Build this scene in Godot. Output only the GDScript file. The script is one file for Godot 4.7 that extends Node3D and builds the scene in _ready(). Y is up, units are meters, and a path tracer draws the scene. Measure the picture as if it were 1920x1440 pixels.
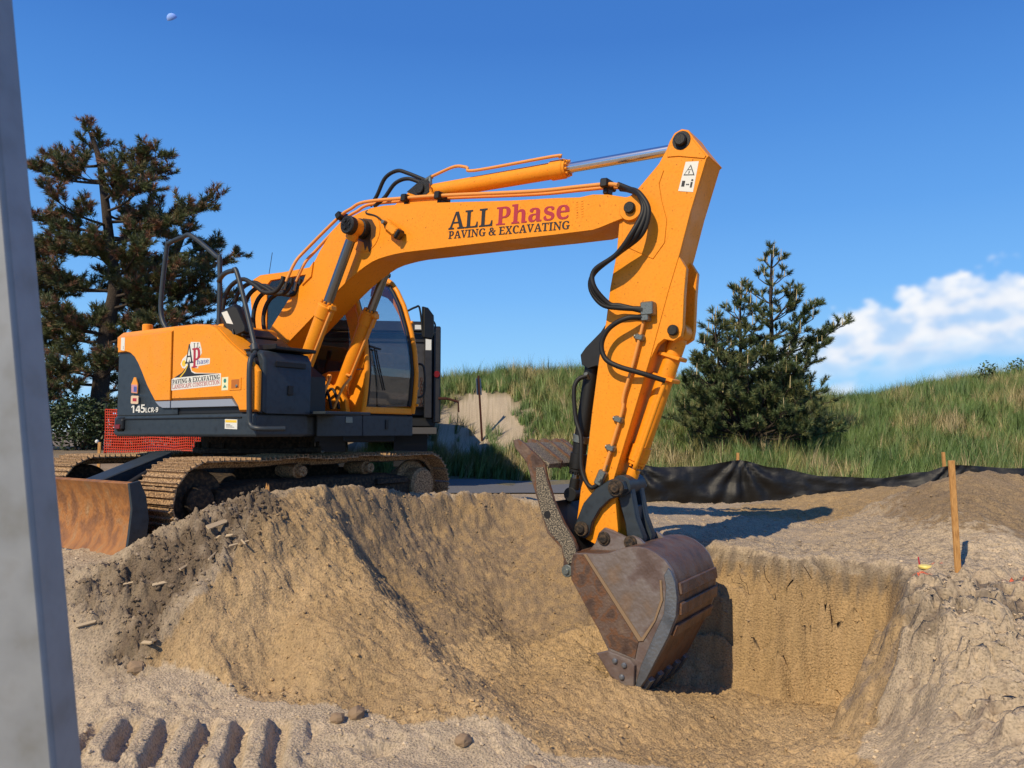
extends Node3D

# ------------------------------------------------------------------ mesh builder
class MB:
	var v := PackedVector3Array()
	var n := PackedVector3Array()
	var c := PackedColorArray()
	var xf := Transform3D.IDENTITY
	var col := Color.WHITE
	var use_col := false

	func t3(a: Vector3, b: Vector3, d: Vector3, na: Vector3, nb: Vector3, nd: Vector3) -> void:
		a = xf * a
		b = xf * b
		d = xf * d
		na = (xf.basis * na).normalized()
		nb = (xf.basis * nb).normalized()
		nd = (xf.basis * nd).normalized()
		if (d - a).cross(b - a).dot(na + nb + nd) < 0.0:
			var t := b
			b = d
			d = t
			t = nb
			nb = nd
			nd = t
		v.append_array([a, b, d])
		n.append_array([na, nb, nd])
		if use_col:
			c.append_array([col, col, col])

	func tri(a: Vector3, b: Vector3, d: Vector3, nn: Vector3) -> void:
		t3(a, b, d, nn, nn, nn)

	func quad(a: Vector3, b: Vector3, d: Vector3, e: Vector3, nn: Vector3) -> void:
		tri(a, b, d, nn)
		tri(a, d, e, nn)

	func quad_n(a: Vector3, b: Vector3, d: Vector3, e: Vector3, na: Vector3, nb: Vector3, nd: Vector3, ne: Vector3) -> void:
		t3(a, b, d, na, nb, nd)
		t3(a, d, e, na, nd, ne)

	# polygon in XY pushed along Z, with chamfered rims
	func plate(poly_in: Array, z0: float, z1: float, bv := 0.0) -> void:
		var p := PackedVector2Array(poly_in)
		var area := 0.0
		for i in p.size():
			area += p[i].cross(p[(i + 1) % p.size()])
		if area < 0.0:
			p.reverse()
		var m := p.size()
		var en: Array[Vector2] = []
		for i in m:
			var e := (p[(i + 1) % m] - p[i]).normalized()
			en.append(Vector2(e.y, -e.x))
		var q := PackedVector2Array()
		for i in m:
			var a := en[(i + m - 1) % m]
			var b := en[i]
			q.append(p[i] - (a + b) / maxf(1.0 + a.dot(b), 0.35) * bv)
		var idx := Geometry2D.triangulate_polygon(q)
		if idx.is_empty():
			q = p
			bv = 0.0
			idx = Geometry2D.triangulate_polygon(p)
		for k in range(0, idx.size(), 3):
			var a := q[idx[k]]
			var b := q[idx[k + 1]]
			var d := q[idx[k + 2]]
			tri(Vector3(a.x, a.y, z1), Vector3(b.x, b.y, z1), Vector3(d.x, d.y, z1), Vector3(0, 0, 1))
			tri(Vector3(a.x, a.y, z0), Vector3(b.x, b.y, z0), Vector3(d.x, d.y, z0), Vector3(0, 0, -1))
		for i in m:
			var j := (i + 1) % m
			var e0 := en[i]
			var n0 := e0
			var n1 := e0
			var pr := en[(i + m - 1) % m]
			var nx := en[j]
			if e0.dot(pr) > 0.78:
				n0 = (e0 + pr).normalized()
			if e0.dot(nx) > 0.78:
				n1 = (e0 + nx).normalized()
			var a3 := Vector3(n0.x, n0.y, 0)
			var b3 := Vector3(n1.x, n1.y, 0)
			quad_n(Vector3(p[i].x, p[i].y, z0 + bv), Vector3(p[j].x, p[j].y, z0 + bv), Vector3(p[j].x, p[j].y, z1 - bv), Vector3(p[i].x, p[i].y, z1 - bv), a3, b3, b3, a3)
			if bv > 0.0:
				var u := Vector3(0, 0, 1)
				quad_n(Vector3(p[i].x, p[i].y, z1 - bv), Vector3(p[j].x, p[j].y, z1 - bv), Vector3(q[j].x, q[j].y, z1), Vector3(q[i].x, q[i].y, z1), a3, b3, b3 + u, a3 + u)
				quad_n(Vector3(p[i].x, p[i].y, z0 + bv), Vector3(p[j].x, p[j].y, z0 + bv), Vector3(q[j].x, q[j].y, z0), Vector3(q[i].x, q[i].y, z0), a3, b3, b3 - u, a3 - u)

	# polygon in XZ pushed along Y
	func prism(poly_xz: Array, y0: float, y1: float, bv := 0.0) -> void:
		var keep := xf
		xf = xf * Transform3D(Basis(Vector3(1, 0, 0), Vector3(0, 0, 1), Vector3(0, 1, 0)), Vector3.ZERO)
		plate(poly_xz, y0, y1, bv)
		xf = keep

	func box(at: Vector3, size: Vector3, bv := 0.0) -> void:
		var h := size / 2.0
		var k := minf(bv, minf(h.x, h.y) * 0.6)
		var p: Array = []
		if k > 0.0:
			p = [Vector2(-h.x + k, -h.y), Vector2(h.x - k, -h.y), Vector2(h.x, -h.y + k), Vector2(h.x, h.y - k), Vector2(h.x - k, h.y), Vector2(-h.x + k, h.y), Vector2(-h.x, h.y - k), Vector2(-h.x, -h.y + k)]
		else:
			p = [Vector2(-h.x, -h.y), Vector2(h.x, -h.y), Vector2(h.x, h.y), Vector2(-h.x, h.y)]
		var keep := xf
		xf = xf * Transform3D(Basis.IDENTITY, at)
		plate(p, -h.z, h.z, minf(k, h.z * 0.6))
		xf = keep

	# a box whose length runs from a to b; wide across Z, tall across the rest
	func beam(a: Vector3, b: Vector3, tall: float, wide: float, bv := 0.0) -> void:
		var d := (b - a)
		var x := d.normalized()
		var side := Vector3(0, 0, 1)
		if absf(x.dot(side)) > 0.95:
			side = Vector3(1, 0, 0)
		var z := (side - x * side.dot(x)).normalized()
		var y := z.cross(x)
		var keep := xf
		xf = xf * Transform3D(Basis(x, y, z), (a + b) / 2.0)
		box(Vector3.ZERO, Vector3(d.length(), tall, wide), bv)
		xf = keep

	func tube(path: Array, r: float, sides := 10, r_end := -1.0, caps := true) -> void:
		var m := path.size()
		var up := Vector3(0.13, 0.97, 0.2).normalized()
		var rings: Array = []
		var dirs: Array = []
		for i in m:
			var d: Vector3 = (path[mini(i + 1, m - 1)] - path[maxi(i - 1, 0)]).normalized()
			var x := up - d * up.dot(d)
			if x.length() < 0.05:
				x = Vector3(1, 0, 0) - d * d.x
			x = x.normalized()
			up = x
			var y := d.cross(x)
			var rr := r if r_end < 0.0 else lerpf(r, r_end, float(i) / (m - 1))
			var ring: Array = []
			for k in sides:
				var a := TAU * k / sides
				ring.append([path[i] + (x * cos(a) + y * sin(a)) * rr, x * cos(a) + y * sin(a)])
			rings.append(ring)
			dirs.append(d)
		for i in m - 1:
			for k in sides:
				var a = rings[i][k]
				var b = rings[i][(k + 1) % sides]
				var d = rings[i + 1][(k + 1) % sides]
				var e = rings[i + 1][k]
				quad_n(a[0], b[0], d[0], e[0], a[1], b[1], d[1], e[1])
		if caps:
			for k in sides:
				tri(path[0], rings[0][k][0], rings[0][(k + 1) % sides][0], -dirs[0])
				tri(path[m - 1], rings[m - 1][k][0], rings[m - 1][(k + 1) % sides][0], dirs[m - 1])

	# revolved profile [[t along, radius], ...] from a towards b
	func lathe(a: Vector3, b: Vector3, prof: Array, sides := 18) -> void:
		var d := (b - a).normalized()
		var x := Vector3(0, 1, 0) - d * d.y
		if x.length() < 0.05:
			x = Vector3(1, 0, 0) - d * d.x
		x = x.normalized()
		var y := d.cross(x)
		for i in prof.size() - 1:
			var p0: Array = prof[i]
			var p1: Array = prof[i + 1]
			var sl := Vector2(p1[0] - p0[0], p1[1] - p0[1]).normalized()
			for k in sides:
				var t0 := TAU * k / sides
				var t1 := TAU * (k + 1) / sides
				var u0 := x * cos(t0) + y * sin(t0)
				var u1 := x * cos(t1) + y * sin(t1)
				var m0 := u0 * sl.x - d * sl.y
				var m1 := u1 * sl.x - d * sl.y
				quad_n(a + d * p0[0] + u0 * p0[1], a + d * p0[0] + u1 * p0[1], a + d * p1[0] + u1 * p1[1], a + d * p1[0] + u0 * p1[1], m0, m1, m1, m0)

	func cyl(a: Vector3, b: Vector3, r: float, sides := 18, bv := 0.004) -> void:
		var l := (b - a).length()
		bv = minf(bv, minf(r * 0.4, l * 0.3))
		lathe(a, b, [[0.0, 0.0], [0.0, r - bv], [bv, r], [l - bv, r], [l, r - bv], [l, 0.0]], sides)

	func mesh() -> ArrayMesh:
		var arr: Array = []
		arr.resize(Mesh.ARRAY_MAX)
		arr[Mesh.ARRAY_VERTEX] = v
		arr[Mesh.ARRAY_NORMAL] = n
		if use_col:
			arr[Mesh.ARRAY_COLOR] = c
		var m := ArrayMesh.new()
		m.add_surface_from_arrays(Mesh.PRIMITIVE_TRIANGLES, arr)
		return m


var rng := RandomNumberGenerator.new()
var M := {}
var used := {}


func curve(p: Array, per := 6) -> Array:
	var out: Array = []
	var m := p.size()
	for i in m - 1:
		var a: Vector3 = p[maxi(i - 1, 0)]
		var b: Vector3 = p[i]
		var d: Vector3 = p[i + 1]
		var e: Vector3 = p[mini(i + 2, m - 1)]
		for k in per:
			out.append(b.cubic_interpolate(d, a, e, float(k) / per))
	out.append(p[m - 1])
	return out


func v2(a: Array) -> Array:
	var o: Array = []
	for i in range(0, a.size(), 2):
		o.append(Vector2(a[i], a[i + 1]))
	return o


func disc(cx: float, cy: float, r: float, sides := 20) -> Array:
	var o: Array = []
	for i in sides:
		o.append(Vector2(cx + r * cos(TAU * i / sides), cy + r * sin(TAU * i / sides)))
	return o


func part(parent: Node, called: String, mb: MB, m: Material) -> MeshInstance3D:
	var o := MeshInstance3D.new()
	o.name = called
	o.mesh = mb.mesh()
	o.material_override = m
	parent.add_child(o, true)
	return o


func numbered(called: String) -> String:
	var k: int = used.get(called, 0)
	used[called] = k + 1
	return called if k == 0 else "%s_%03d" % [called, k]


func tag(o: Node, label: String, category: String, group := "", kind := "") -> void:
	if label:
		o.set_meta("label", label)
	if category:
		o.set_meta("category", category)
	if group:
		o.set_meta("group", group)
	if kind:
		o.set_meta("kind", kind)


func thing(called: String, at: Vector3, turn := 0.0) -> Node3D:
	var o := Node3D.new()
	o.name = numbered(called)
	add_child(o)
	o.position = at
	o.rotation.y = turn
	return o


# ------------------------------------------------------------------ materials
func noise(f: float, oct := 3, seed := 1, type := FastNoiseLite.TYPE_SIMPLEX_SMOOTH) -> FastNoiseLite:
	var q := FastNoiseLite.new()
	q.noise_type = type
	q.frequency = f
	q.fractal_octaves = oct
	q.seed = seed
	return q


func tex(f: float, oct: int, seed: int, stops: Array, size := 512) -> NoiseTexture2D:
	var t := NoiseTexture2D.new()
	t.width = size
	t.height = size
	t.seamless = true
	t.noise = noise(f, oct, seed)
	var g := Gradient.new()
	g.offsets = PackedFloat32Array(stops.map(func(s): return s[0]))
	g.colors = PackedColorArray(stops.map(func(s): return s[1]))
	t.color_ramp = g
	return t


func bump(f: float, oct: int, seed: int, strength := 6.0, size := 512) -> NoiseTexture2D:
	var t := NoiseTexture2D.new()
	t.width = size
	t.height = size
	t.seamless = true
	t.as_normal_map = true
	t.bump_strength = strength
	t.noise = noise(f, oct, seed)
	return t


func mat(albedo: Color, rough: float, metal := 0.0, t: Texture2D = null, scale := 1.0, nm: Texture2D = null, ns := 1.0) -> StandardMaterial3D:
	var m := StandardMaterial3D.new()
	m.albedo_color = albedo
	m.roughness = rough
	m.metallic = metal
	m.uv1_triplanar = true
	m.uv1_scale = Vector3(scale, scale, scale)
	if t:
		m.albedo_texture = t
	if nm:
		m.normal_enabled = true
		m.normal_texture = nm
		m.normal_scale = ns
	return m


func grey(k: float) -> Color:
	return Color(k, k, k)


func materials() -> void:
	var dust := Color(0.86, 0.78, 0.62)
	var paint_t := tex(0.055, 8, 3, [[0.0, Color(0.42, 0.32, 0.24)], [0.13, Color(0.72, 0.64, 0.56)], [0.2, Color(0.95, 0.93, 0.9)], [0.3, Color(0.99, 0.98, 0.97)], [0.5, Color(1, 1, 1)], [0.7, Color(0.97, 0.96, 0.94)], [0.85, Color(0.93, 0.92, 0.9)], [1.0, Color(0.86, 0.84, 0.8)]], 1024)
	var worn := tex(0.025, 6, 9, [[0.0, Color(0.7, 0.68, 0.66)], [0.3, Color(0.9, 0.9, 0.9)], [0.6, Color(1, 1, 1)], [0.85, Color(1.0, 0.98, 0.94)], [1.0, dust]])
	var fine := bump(0.09, 4, 5, 3.0)
	M.paint = mat(Color(0.94, 0.59, 0.12), 0.45, 0.0, paint_t, 0.45)
	M.paint.metallic_specular = 0.35
	M.paint.roughness = 0.75
	M.paint.roughness_texture = tex(0.012, 6, 4, [[0.0, grey(0.45)], [0.4, grey(0.6)], [0.7, grey(0.85)], [1.0, grey(1.0)]])
	M.paint.clearcoat_enabled = true
	M.paint.clearcoat = 0.15
	M.paint.clearcoat_roughness = 0.25
	M.pipe = mat(Color(0.90, 0.60, 0.28), 0.5, 0.0, paint_t, 1.6)
	M.slate = mat(Color(0.17, 0.205, 0.235), 0.5, 0.0, worn, 0.8)
	M.black = mat(Color(0.075, 0.08, 0.085), 0.55, 0.0, worn, 1.2)
	M.rubber = mat(Color(0.06, 0.06, 0.065), 0.62)
	M.grease = mat(Color(0.07, 0.062, 0.055), 0.5, 0.0, worn, 6.0, fine, 1.0)
	M.silver = mat(Color(0.62, 0.64, 0.68), 0.35, 0.3)
	M.chrome = mat(Color(0.88, 0.88, 0.9), 0.22, 1.0)
	M.dullrod = mat(Color(0.52, 0.53, 0.54), 0.28, 1.0)
	M.white = mat(Color(0.86, 0.86, 0.83), 0.5)
	M.ink = mat(Color(0.13, 0.13, 0.14), 0.5)
	M.red = mat(Color(0.66, 0.16, 0.22), 0.5)
	M.blue_ink = mat(Color(0.32, 0.36, 0.62), 0.5)
	M.yellow_ink = mat(Color(0.9, 0.75, 0.2), 0.5)
	M.fitting = mat(Color(0.5, 0.52, 0.5), 0.4, 0.6, worn, 5.0)
	M.lamp_glass = mat(Color(0.25, 0.17, 0.1), 0.15)
	var mud := tex(0.03, 6, 21, [[0.0, Color(0.25, 0.19, 0.14)], [0.35, Color(0.5, 0.41, 0.31)], [0.6, Color(0.7, 0.59, 0.45)], [1.0, Color(0.8, 0.69, 0.54)]])
	M.muddy = mat(Color(1.0, 0.97, 0.94), 0.85, 0.0, mud, 2.2, bump(0.06, 5, 8, 8.0), 1.0)
	var gear := tex(0.03, 6, 31, [[0.0, Color(0.08, 0.07, 0.06)], [0.4, Color(0.2, 0.17, 0.14)], [0.6, Color(0.33, 0.27, 0.2)], [1.0, Color(0.5, 0.4, 0.29)]])
	M.under = mat(Color(0.8, 0.78, 0.76), 0.8, 0.0, gear, 1.3, fine, 0.8)
	var rusty := tex(0.02, 8, 41, [[0.0, Color(0.42, 0.29, 0.2)], [0.35, Color(0.53, 0.37, 0.23)], [0.5, Color(0.62, 0.42, 0.22)], [0.62, Color(0.64, 0.45, 0.26)], [0.8, Color(0.58, 0.44, 0.3)], [1.0, Color(0.68, 0.57, 0.43)]])
	M.blade = mat(Color(1.0, 0.97, 0.92), 0.65, 0.05, rusty, 0.8, fine, 0.5)
	M.blade.uv1_scale = Vector3(0.55, 0.42, 0.55)
	var bk := tex(0.011, 6, 51, [[0.0, Color(0.36, 0.29, 0.26)], [0.35, Color(0.44, 0.38, 0.36)], [0.5, Color(0.5, 0.46, 0.44)], [0.66, Color(0.47, 0.42, 0.39)], [0.84, Color(0.5, 0.42, 0.36)], [1.0, Color(0.58, 0.51, 0.43)]])
	M.bucket = mat(Color(1, 1, 1), 0.45, 0.3, bk, 0.38, fine, 0.25)
	var bk2 := tex(0.013, 6, 57, [[0.0, Color(0.27, 0.2, 0.17)], [0.35, Color(0.38, 0.31, 0.27)], [0.5, Color(0.48, 0.34, 0.24)], [0.62, Color(0.43, 0.36, 0.32)], [1.0, Color(0.52, 0.44, 0.37)]])
	M.shell = mat(Color(0.95, 0.93, 0.92), 0.55, 0.3, bk2, 0.8, fine, 0.4)
	M.wear = mat(Color(0.47, 0.49, 0.52), 0.42, 0.5, tex(0.01, 6, 58, [[0.0, grey(0.7)], [0.5, grey(0.95)], [1.0, Color(1, 0.96, 0.9)]]), 0.7, fine, 0.3)
	var thumb_t := tex(0.05, 8, 61, [[0.0, Color(0.12, 0.115, 0.11)], [0.3, Color(0.2, 0.19, 0.175)], [0.5, Color(0.38, 0.35, 0.3)], [0.7, Color(0.56, 0.51, 0.43)], [1.0, Color(0.66, 0.61, 0.52)]])
	M.mottled = mat(Color(1, 1, 1), 0.7, 0.0, thumb_t, 2.4)
	M.glass = StandardMaterial3D.new()
	M.glass.albedo_color = Color(0.2, 0.28, 0.28, 0.1)
	M.glass.transparency = BaseMaterial3D.TRANSPARENCY_ALPHA
	M.glass.roughness = 0.03
	M.tint = StandardMaterial3D.new()
	M.tint.albedo_color = Color(0.05, 0.09, 0.09, 0.62)
	M.tint.transparency = BaseMaterial3D.TRANSPARENCY_ALPHA
	M.tint.roughness = 0.03
	var wood_t := tex(0.02, 5, 71, [[0.0, Color(0.55, 0.38, 0.2)], [0.4, Color(0.78, 0.58, 0.34)], [0.7, Color(0.88, 0.68, 0.42)], [1.0, Color(0.7, 0.5, 0.3)]])
	M.stake = mat(Color(0.92, 0.9, 0.86), 0.75, 0.0, wood_t, 3.0)
	M.stake.uv1_scale = Vector3(9, 0.9, 9)
	M.splinter = mat(Color(0.7, 0.62, 0.5), 0.85)
	var bark_t := tex(0.03, 5, 81, [[0.0, Color(0.1, 0.085, 0.075)], [0.5, Color(0.25, 0.21, 0.18)], [1.0, Color(0.38, 0.33, 0.28)]])
	M.bark = mat(Color(1, 1, 1), 0.9, 0.0, bark_t, 1.5, bump(0.05, 5, 82, 10.0), 1.2)
	M.needle = StandardMaterial3D.new()
	M.needle.vertex_color_use_as_albedo = true
	M.needle.roughness = 0.6
	M.needle.backlight_enabled = true
	M.needle.backlight = Color(0.34, 0.36, 0.16)
	M.grass = StandardMaterial3D.new()
	M.grass.vertex_color_use_as_albedo = true
	M.grass.roughness = 0.55
	M.grass.backlight_enabled = true
	M.grass.backlight = Color(0.45, 0.5, 0.22)
	M.plastic = mat(Color(0.045, 0.047, 0.055), 0.58, 0.0, null, 1.0, bump(0.02, 4, 91, 6.0), 0.35)
	M.plastic.uv1_scale = Vector3(0.8, 2.0, 0.8)
	M.orange_net = mat(Color(0.8, 0.22, 0.09), 0.6)
	var galv := tex(0.02, 5, 95, [[0.0, Color(0.55, 0.54, 0.51)], [0.4, Color(0.61, 0.61, 0.6)], [0.7, Color(0.64, 0.64, 0.63)], [1.0, Color(0.6, 0.59, 0.57)]])
	M.galv = mat(Color(0.9, 0.92, 0.95), 0.5, 0.2, galv, 1.1)
	M.truck = mat(Color(0.15, 0.15, 0.16), 0.5, 0.0, worn, 0.6)
	M.truck_panel = mat(Color(0.24, 0.235, 0.24), 0.5, 0.1, worn, 0.5)
	M.rust = mat(Color(0.42, 0.26, 0.18), 0.85, 0.0, rusty, 3.0)
	M.tail = mat(Color(0.45, 0.04, 0.04), 0.3)
	M.moon = mat(Color(0.56, 0.7, 0.98), 1.0)


# ------------------------------------------------------------------ ground
const SPOTS := [-2.28,4.14,-0.72,-1.58,4.18,-0.74,-0.74,4.23,-0.76,0.12,4.37,-0.82,-2.87,5.17,-0.68,-1.65,5.31,-0.70,0.46,4.83,-0.87,-3.20,5.60,-0.38,-3.38,6.10,-0.07,-2.71,6.00,-0.05,-2.62,5.65,-0.31,-2.64,5.40,-0.54,-2.75,6.35,0.31,-2.36,6.60,0.46,-2.10,6.95,0.53,-1.78,7.00,0.44,-1.99,6.30,0.28,-2.16,5.95,0.03,-2.33,5.60,-0.26,-2.46,5.38,-0.55,-1.78,5.15,-0.65,-1.21,4.95,-0.68,-0.67,4.75,-0.71,-0.19,4.70,-0.71,-1.77,5.90,-0.25,-1.30,5.60,-0.38,-1.47,6.70,0.16,-1.12,6.30,-0.17,-0.74,5.72,-0.46,-0.38,5.15,-0.61,-0.10,4.78,-0.70,-1.42,7.20,-0.00,-0.94,6.90,-0.47,-0.42,6.20,-0.78,0.00,5.50,-0.86,-1.41,7.60,0.27,-1.06,7.35,-0.15,-0.63,7.05,-0.46,-1.73,7.40,0.53,-1.41,7.90,0.48,-1.14,8.30,0.39,-0.67,8.80,0.35,-0.06,9.00,0.30,0.54,8.80,0.25,0.96,8.20,0.16,1.27,7.70,0.11,1.55,7.30,0.06,1.81,6.95,0.03,2.12,6.60,0.02,2.36,6.40,0.00,2.74,6.25,-0.00,2.99,6.00,-0.00,-1.11,8.12,0.11,-0.63,8.40,-0.06,-0.56,7.50,-0.45,-0.06,8.60,-0.09,-0.05,7.95,-0.43,-0.05,7.25,-0.79,0.40,8.30,-0.16,0.42,7.65,-0.48,0.47,6.95,-0.81,0.17,6.40,-0.88,0.62,6.50,-0.86,0.97,6.25,-1.04,1.28,6.50,-1.06,1.67,6.50,-1.08,1.99,6.40,-1.12,2.28,6.25,-1.11,2.61,6.12,-1.12,1.20,7.35,-0.52,1.48,7.00,-0.59,0.86,5.20,-0.95,1.60,5.40,-1.04,2.11,5.30,-1.00,1.09,4.75,-0.98,1.55,4.70,-0.96,0.52,5.50,-0.90,0.13,4.75,-0.79,0.89,4.40,-0.83,2.54,4.80,-0.02,2.75,5.40,-0.02,2.46,5.70,-1.03,2.42,5.25,-0.46,2.16,4.78,-0.82,1.96,4.55,-0.90,2.44,4.86,-0.26,2.69,4.70,0.01,3.21,4.90,0.03,2.45,4.30,-0.25,2.61,4.10,-0.19,2.13,4.00,-0.51,2.28,3.60,-0.40,1.97,3.95,-0.64,2.20,3.40,-0.41,3.18,5.60,0.02,3.37,5.25,0.02,1.57,9.50,0.05,2.01,8.60,0.06,2.70,7.30,0.03,3.07,6.60,0.04,3.35,6.20,0.03,3.77,5.75,0.03,4.31,9.20,0.39,3.86,9.50,0.28,3.37,10.00,0.14,3.53,8.30,0.12,2.73,10.20,0.05,4.33,8.40,0.40,4.59,7.40,0.68,4.89,7.40,0.63,4.28,7.40,0.62,3.71,7.30,0.25,3.77,6.70,0.25,4.01,6.50,0.27]
const SPOTS_FLAT := [-5.0,6.9,0.0, -4.0,7.1,0.0, -2.9,8.8,0.02, -6.0,9.0,0.0, -1.0,10.5,0.0, 0.5,10.2,0.05, -5.0,11.0,0.0, 0.0,11.4,0.0, 4.0,11.2,0.0, 6.5,11.0,0.0,
	6.5,8.8,0.1, 5.6,7.4,0.5, 5.5,6.5,0.2, 6.5,6.4,0.05, 6.0,5.3,0.0, 5.5,9.4,0.25, 4.6,10.6,0.05, 4.2,4.6,0.0, 4.5,3.6,-0.3, 3.5,3.8,-0.2, 3.2,2.9,-0.45, 5.5,2.8,-0.6,
	2.0,2.6,-0.72, 0.0,3.0,-0.76, -2.0,3.0,-0.74, -4.0,3.2,-0.74, -4.0,4.6,-0.7, -5.0,5.5,-0.35, 1.6,3.7,-0.8, 1.2,3.3,-0.75, -3.9,6.3,-0.02, -5.0,6.3,-0.03,
	0.94,5.8,-0.865, 0.72,5.92,-0.83, 1.16,6.02,-0.92, 0.9,5.5,-0.91, -2.2,7.9,0.1, -1.5,8.9,0.1, -2.9,7.3,0.12, -3.1,6.75,0.12, -3.3,6.5,0.02, -0.8,9.7,0.08]
const SAND := [-2.02,6.9, -2.08,6.6, -2.16,5.95, -2.33,5.6, -2.46,5.38, -1.78,5.15, -1.21,4.95, -0.67,4.75, -0.10,4.74, 0.43,4.55, 0.88,4.35, 1.3,3.9, 1.75,4.0, 2.1,4.7, 2.45,4.95, 2.72,5.5, 2.75,6.12, 2.36,6.33, 2.1,6.52, 1.8,6.85, 1.55,7.2, 1.27,7.6, 0.96,8.1, 0.54,8.7, -0.06,9.0, -0.67,8.8, -1.14,8.3, -1.41,7.9, -1.73,7.4, -1.85,7.1]
const DENTS := [[-0.75, 4.45, 0.11, 0.06, -0.045], [-0.2, 4.25, 0.12, 0.06, -0.04], [0.3, 4.3, 0.1, 0.07, -0.04], [-2.75, 4.75, 0.13, 0.08, -0.05], [-2.4, 4.95, 0.14, 0.07, -0.045], [-0.55, 4.15, 0.09, 0.05, 0.03], [-1.0, 4.55, 0.16, 0.05, 0.035], [2.9, 4.3, 0.13, 0.08, -0.05], [2.5, 3.95, 0.12, 0.07, -0.05], [2.75, 4.6, 0.15, 0.08, 0.04], [2.35, 3.7, 0.13, 0.07, 0.05], [3.1, 4.75, 0.12, 0.07, -0.04], [-3.0, 5.2, 0.12, 0.08, 0.04], [-1.9, 4.95, 0.1, 0.05, -0.03]]
const SOIL_SHADE := [-1.75,7.2, -1.38,6.8, -1.02,6.42, -0.7,6.15, -0.2,6.6, 0.3,6.9, 0.75,7.1, 1.05,7.9, 0.55,8.75, -0.1,9.1, -0.75,8.9, -1.25,8.4, -1.85,7.5]
var soil_shade_poly: PackedVector2Array
const GX0 := -9.0
const GD0 := 0.0
const CELL := 0.04
const GW := 451
const GH := 314
var grid := PackedFloat32Array()
var warp_n: FastNoiseLite
var n_coarse: FastNoiseLite
var n_mid: FastNoiseLite
var n_fine: FastNoiseLite
var n_tone: FastNoiseLite
var n_clump: FastNoiseLite
var n_crack: FastNoiseLite
var sand_poly: PackedVector2Array


func outer(x: float, d: float) -> float:
	var h := lerpf(-0.72, 0.0, smoothstep(4.6, 6.4, d))
	var foot := lerpf(17.2, 13.6, smoothstep(0.0, 5.0, x))
	var t := smoothstep(foot, 24.0, d)
	var hd := 2.25 + 0.3 * sin(x * 0.42 + 0.6) + 0.25 * sin(x * 0.17 + 2.2)
	hd += 0.35 * smoothstep(10.0, 16.0, x)
	h += hd * t * smoothstep(-7.0, -2.5, x) * (1.0 - 0.55 * smoothstep(25.0, 45.0, d))
	var cut := (x + 0.95) / 1.3
	h -= 0.35 * exp(-cut * cut) * smoothstep(18.6, 20.0, d) * (1.0 - smoothstep(21.3, 22.2, d)) * 1.0
	h += 0.55 * smoothstep(14.0, 20.0, d) * (1.0 - smoothstep(-6.0, -3.0, x))
	return h


func make_grid() -> void:
	var pts := PackedVector2Array()
	var hs := PackedFloat32Array()
	for a in [SPOTS, SPOTS_FLAT]:
		for i in range(0, a.size(), 3):
			pts.append(Vector2(a[i], a[i + 1]))
			hs.append(a[i + 2])
	for k in 13:
		var x := -9.0 + 1.5 * k
		for d in [0.0, 12.52]:
			pts.append(Vector2(x + 0.001 * k, d))
			hs.append(outer(x, d))
	for k in 8:
		var d := 1.2 + 1.4 * k
		for x in [-9.0, 9.0]:
			pts.append(Vector2(x, d + 0.001 * k))
			hs.append(outer(x, d))
	var tri := Geometry2D.triangulate_delaunay(pts)
	grid.resize(GW * GH)
	for k in range(0, tri.size(), 3):
		var a := pts[tri[k]]
		var b := pts[tri[k + 1]]
		var c := pts[tri[k + 2]]
		var det := (b - a).cross(c - a)
		if absf(det) < 1e-7:
			continue
		var i0 := maxi(0, int((minf(a.x, minf(b.x, c.x)) - GX0) / CELL))
		var i1 := mini(GW - 1, int((maxf(a.x, maxf(b.x, c.x)) - GX0) / CELL) + 1)
		var j0 := maxi(0, int((minf(a.y, minf(b.y, c.y)) - GD0) / CELL))
		var j1 := mini(GH - 1, int((maxf(a.y, maxf(b.y, c.y)) - GD0) / CELL) + 1)
		var ha := hs[tri[k]]
		var hb := hs[tri[k + 1]]
		var hc := hs[tri[k + 2]]
		for j in range(j0, j1 + 1):
			for i in range(i0, i1 + 1):
				var p := Vector2(GX0 + i * CELL, GD0 + j * CELL) - a
				var u := p.cross(c - a) / det
				var w := (b - a).cross(p) / det
				if u >= -0.001 and w >= -0.001 and u + w <= 1.001:
					grid[j * GW + i] = ha + (hb - ha) * u + (hc - ha) * w
	for pass_i in 2:
		var g2 := grid.duplicate()
		for j in range(1, GH - 1):
			for i in range(1, GW - 1):
				var o := j * GW + i
				g2[o] = (grid[o] * 2.0 + grid[o - 1] + grid[o + 1] + grid[o - GW] + grid[o + GW]) / 6.0
		grid = g2


func base_height(x: float, d: float) -> float:
	if x <= GX0 or x >= GX0 + (GW - 1) * CELL - 0.01 or d <= GD0 or d >= GD0 + (GH - 1) * CELL - 0.01:
		return outer(x, d)
	var u := (x - GX0) / CELL
	var w := (d - GD0) / CELL
	var i := int(u)
	var j := int(w)
	u -= i
	w -= j
	var o := j * GW + i
	return lerpf(lerpf(grid[o], grid[o + 1], u), lerpf(grid[o + GW], grid[o + GW + 1], u), w)


func in_sand(x: float, d: float) -> bool:
	return Geometry2D.is_point_in_polygon(Vector2(x, d), sand_poly)


func bell(x: float, d: float, cx: float, cd: float, rx: float, rd: float) -> float:
	var a := (x - cx) / rx
	var b := (d - cd) / rd
	return exp(-(a * a + b * b))


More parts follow.
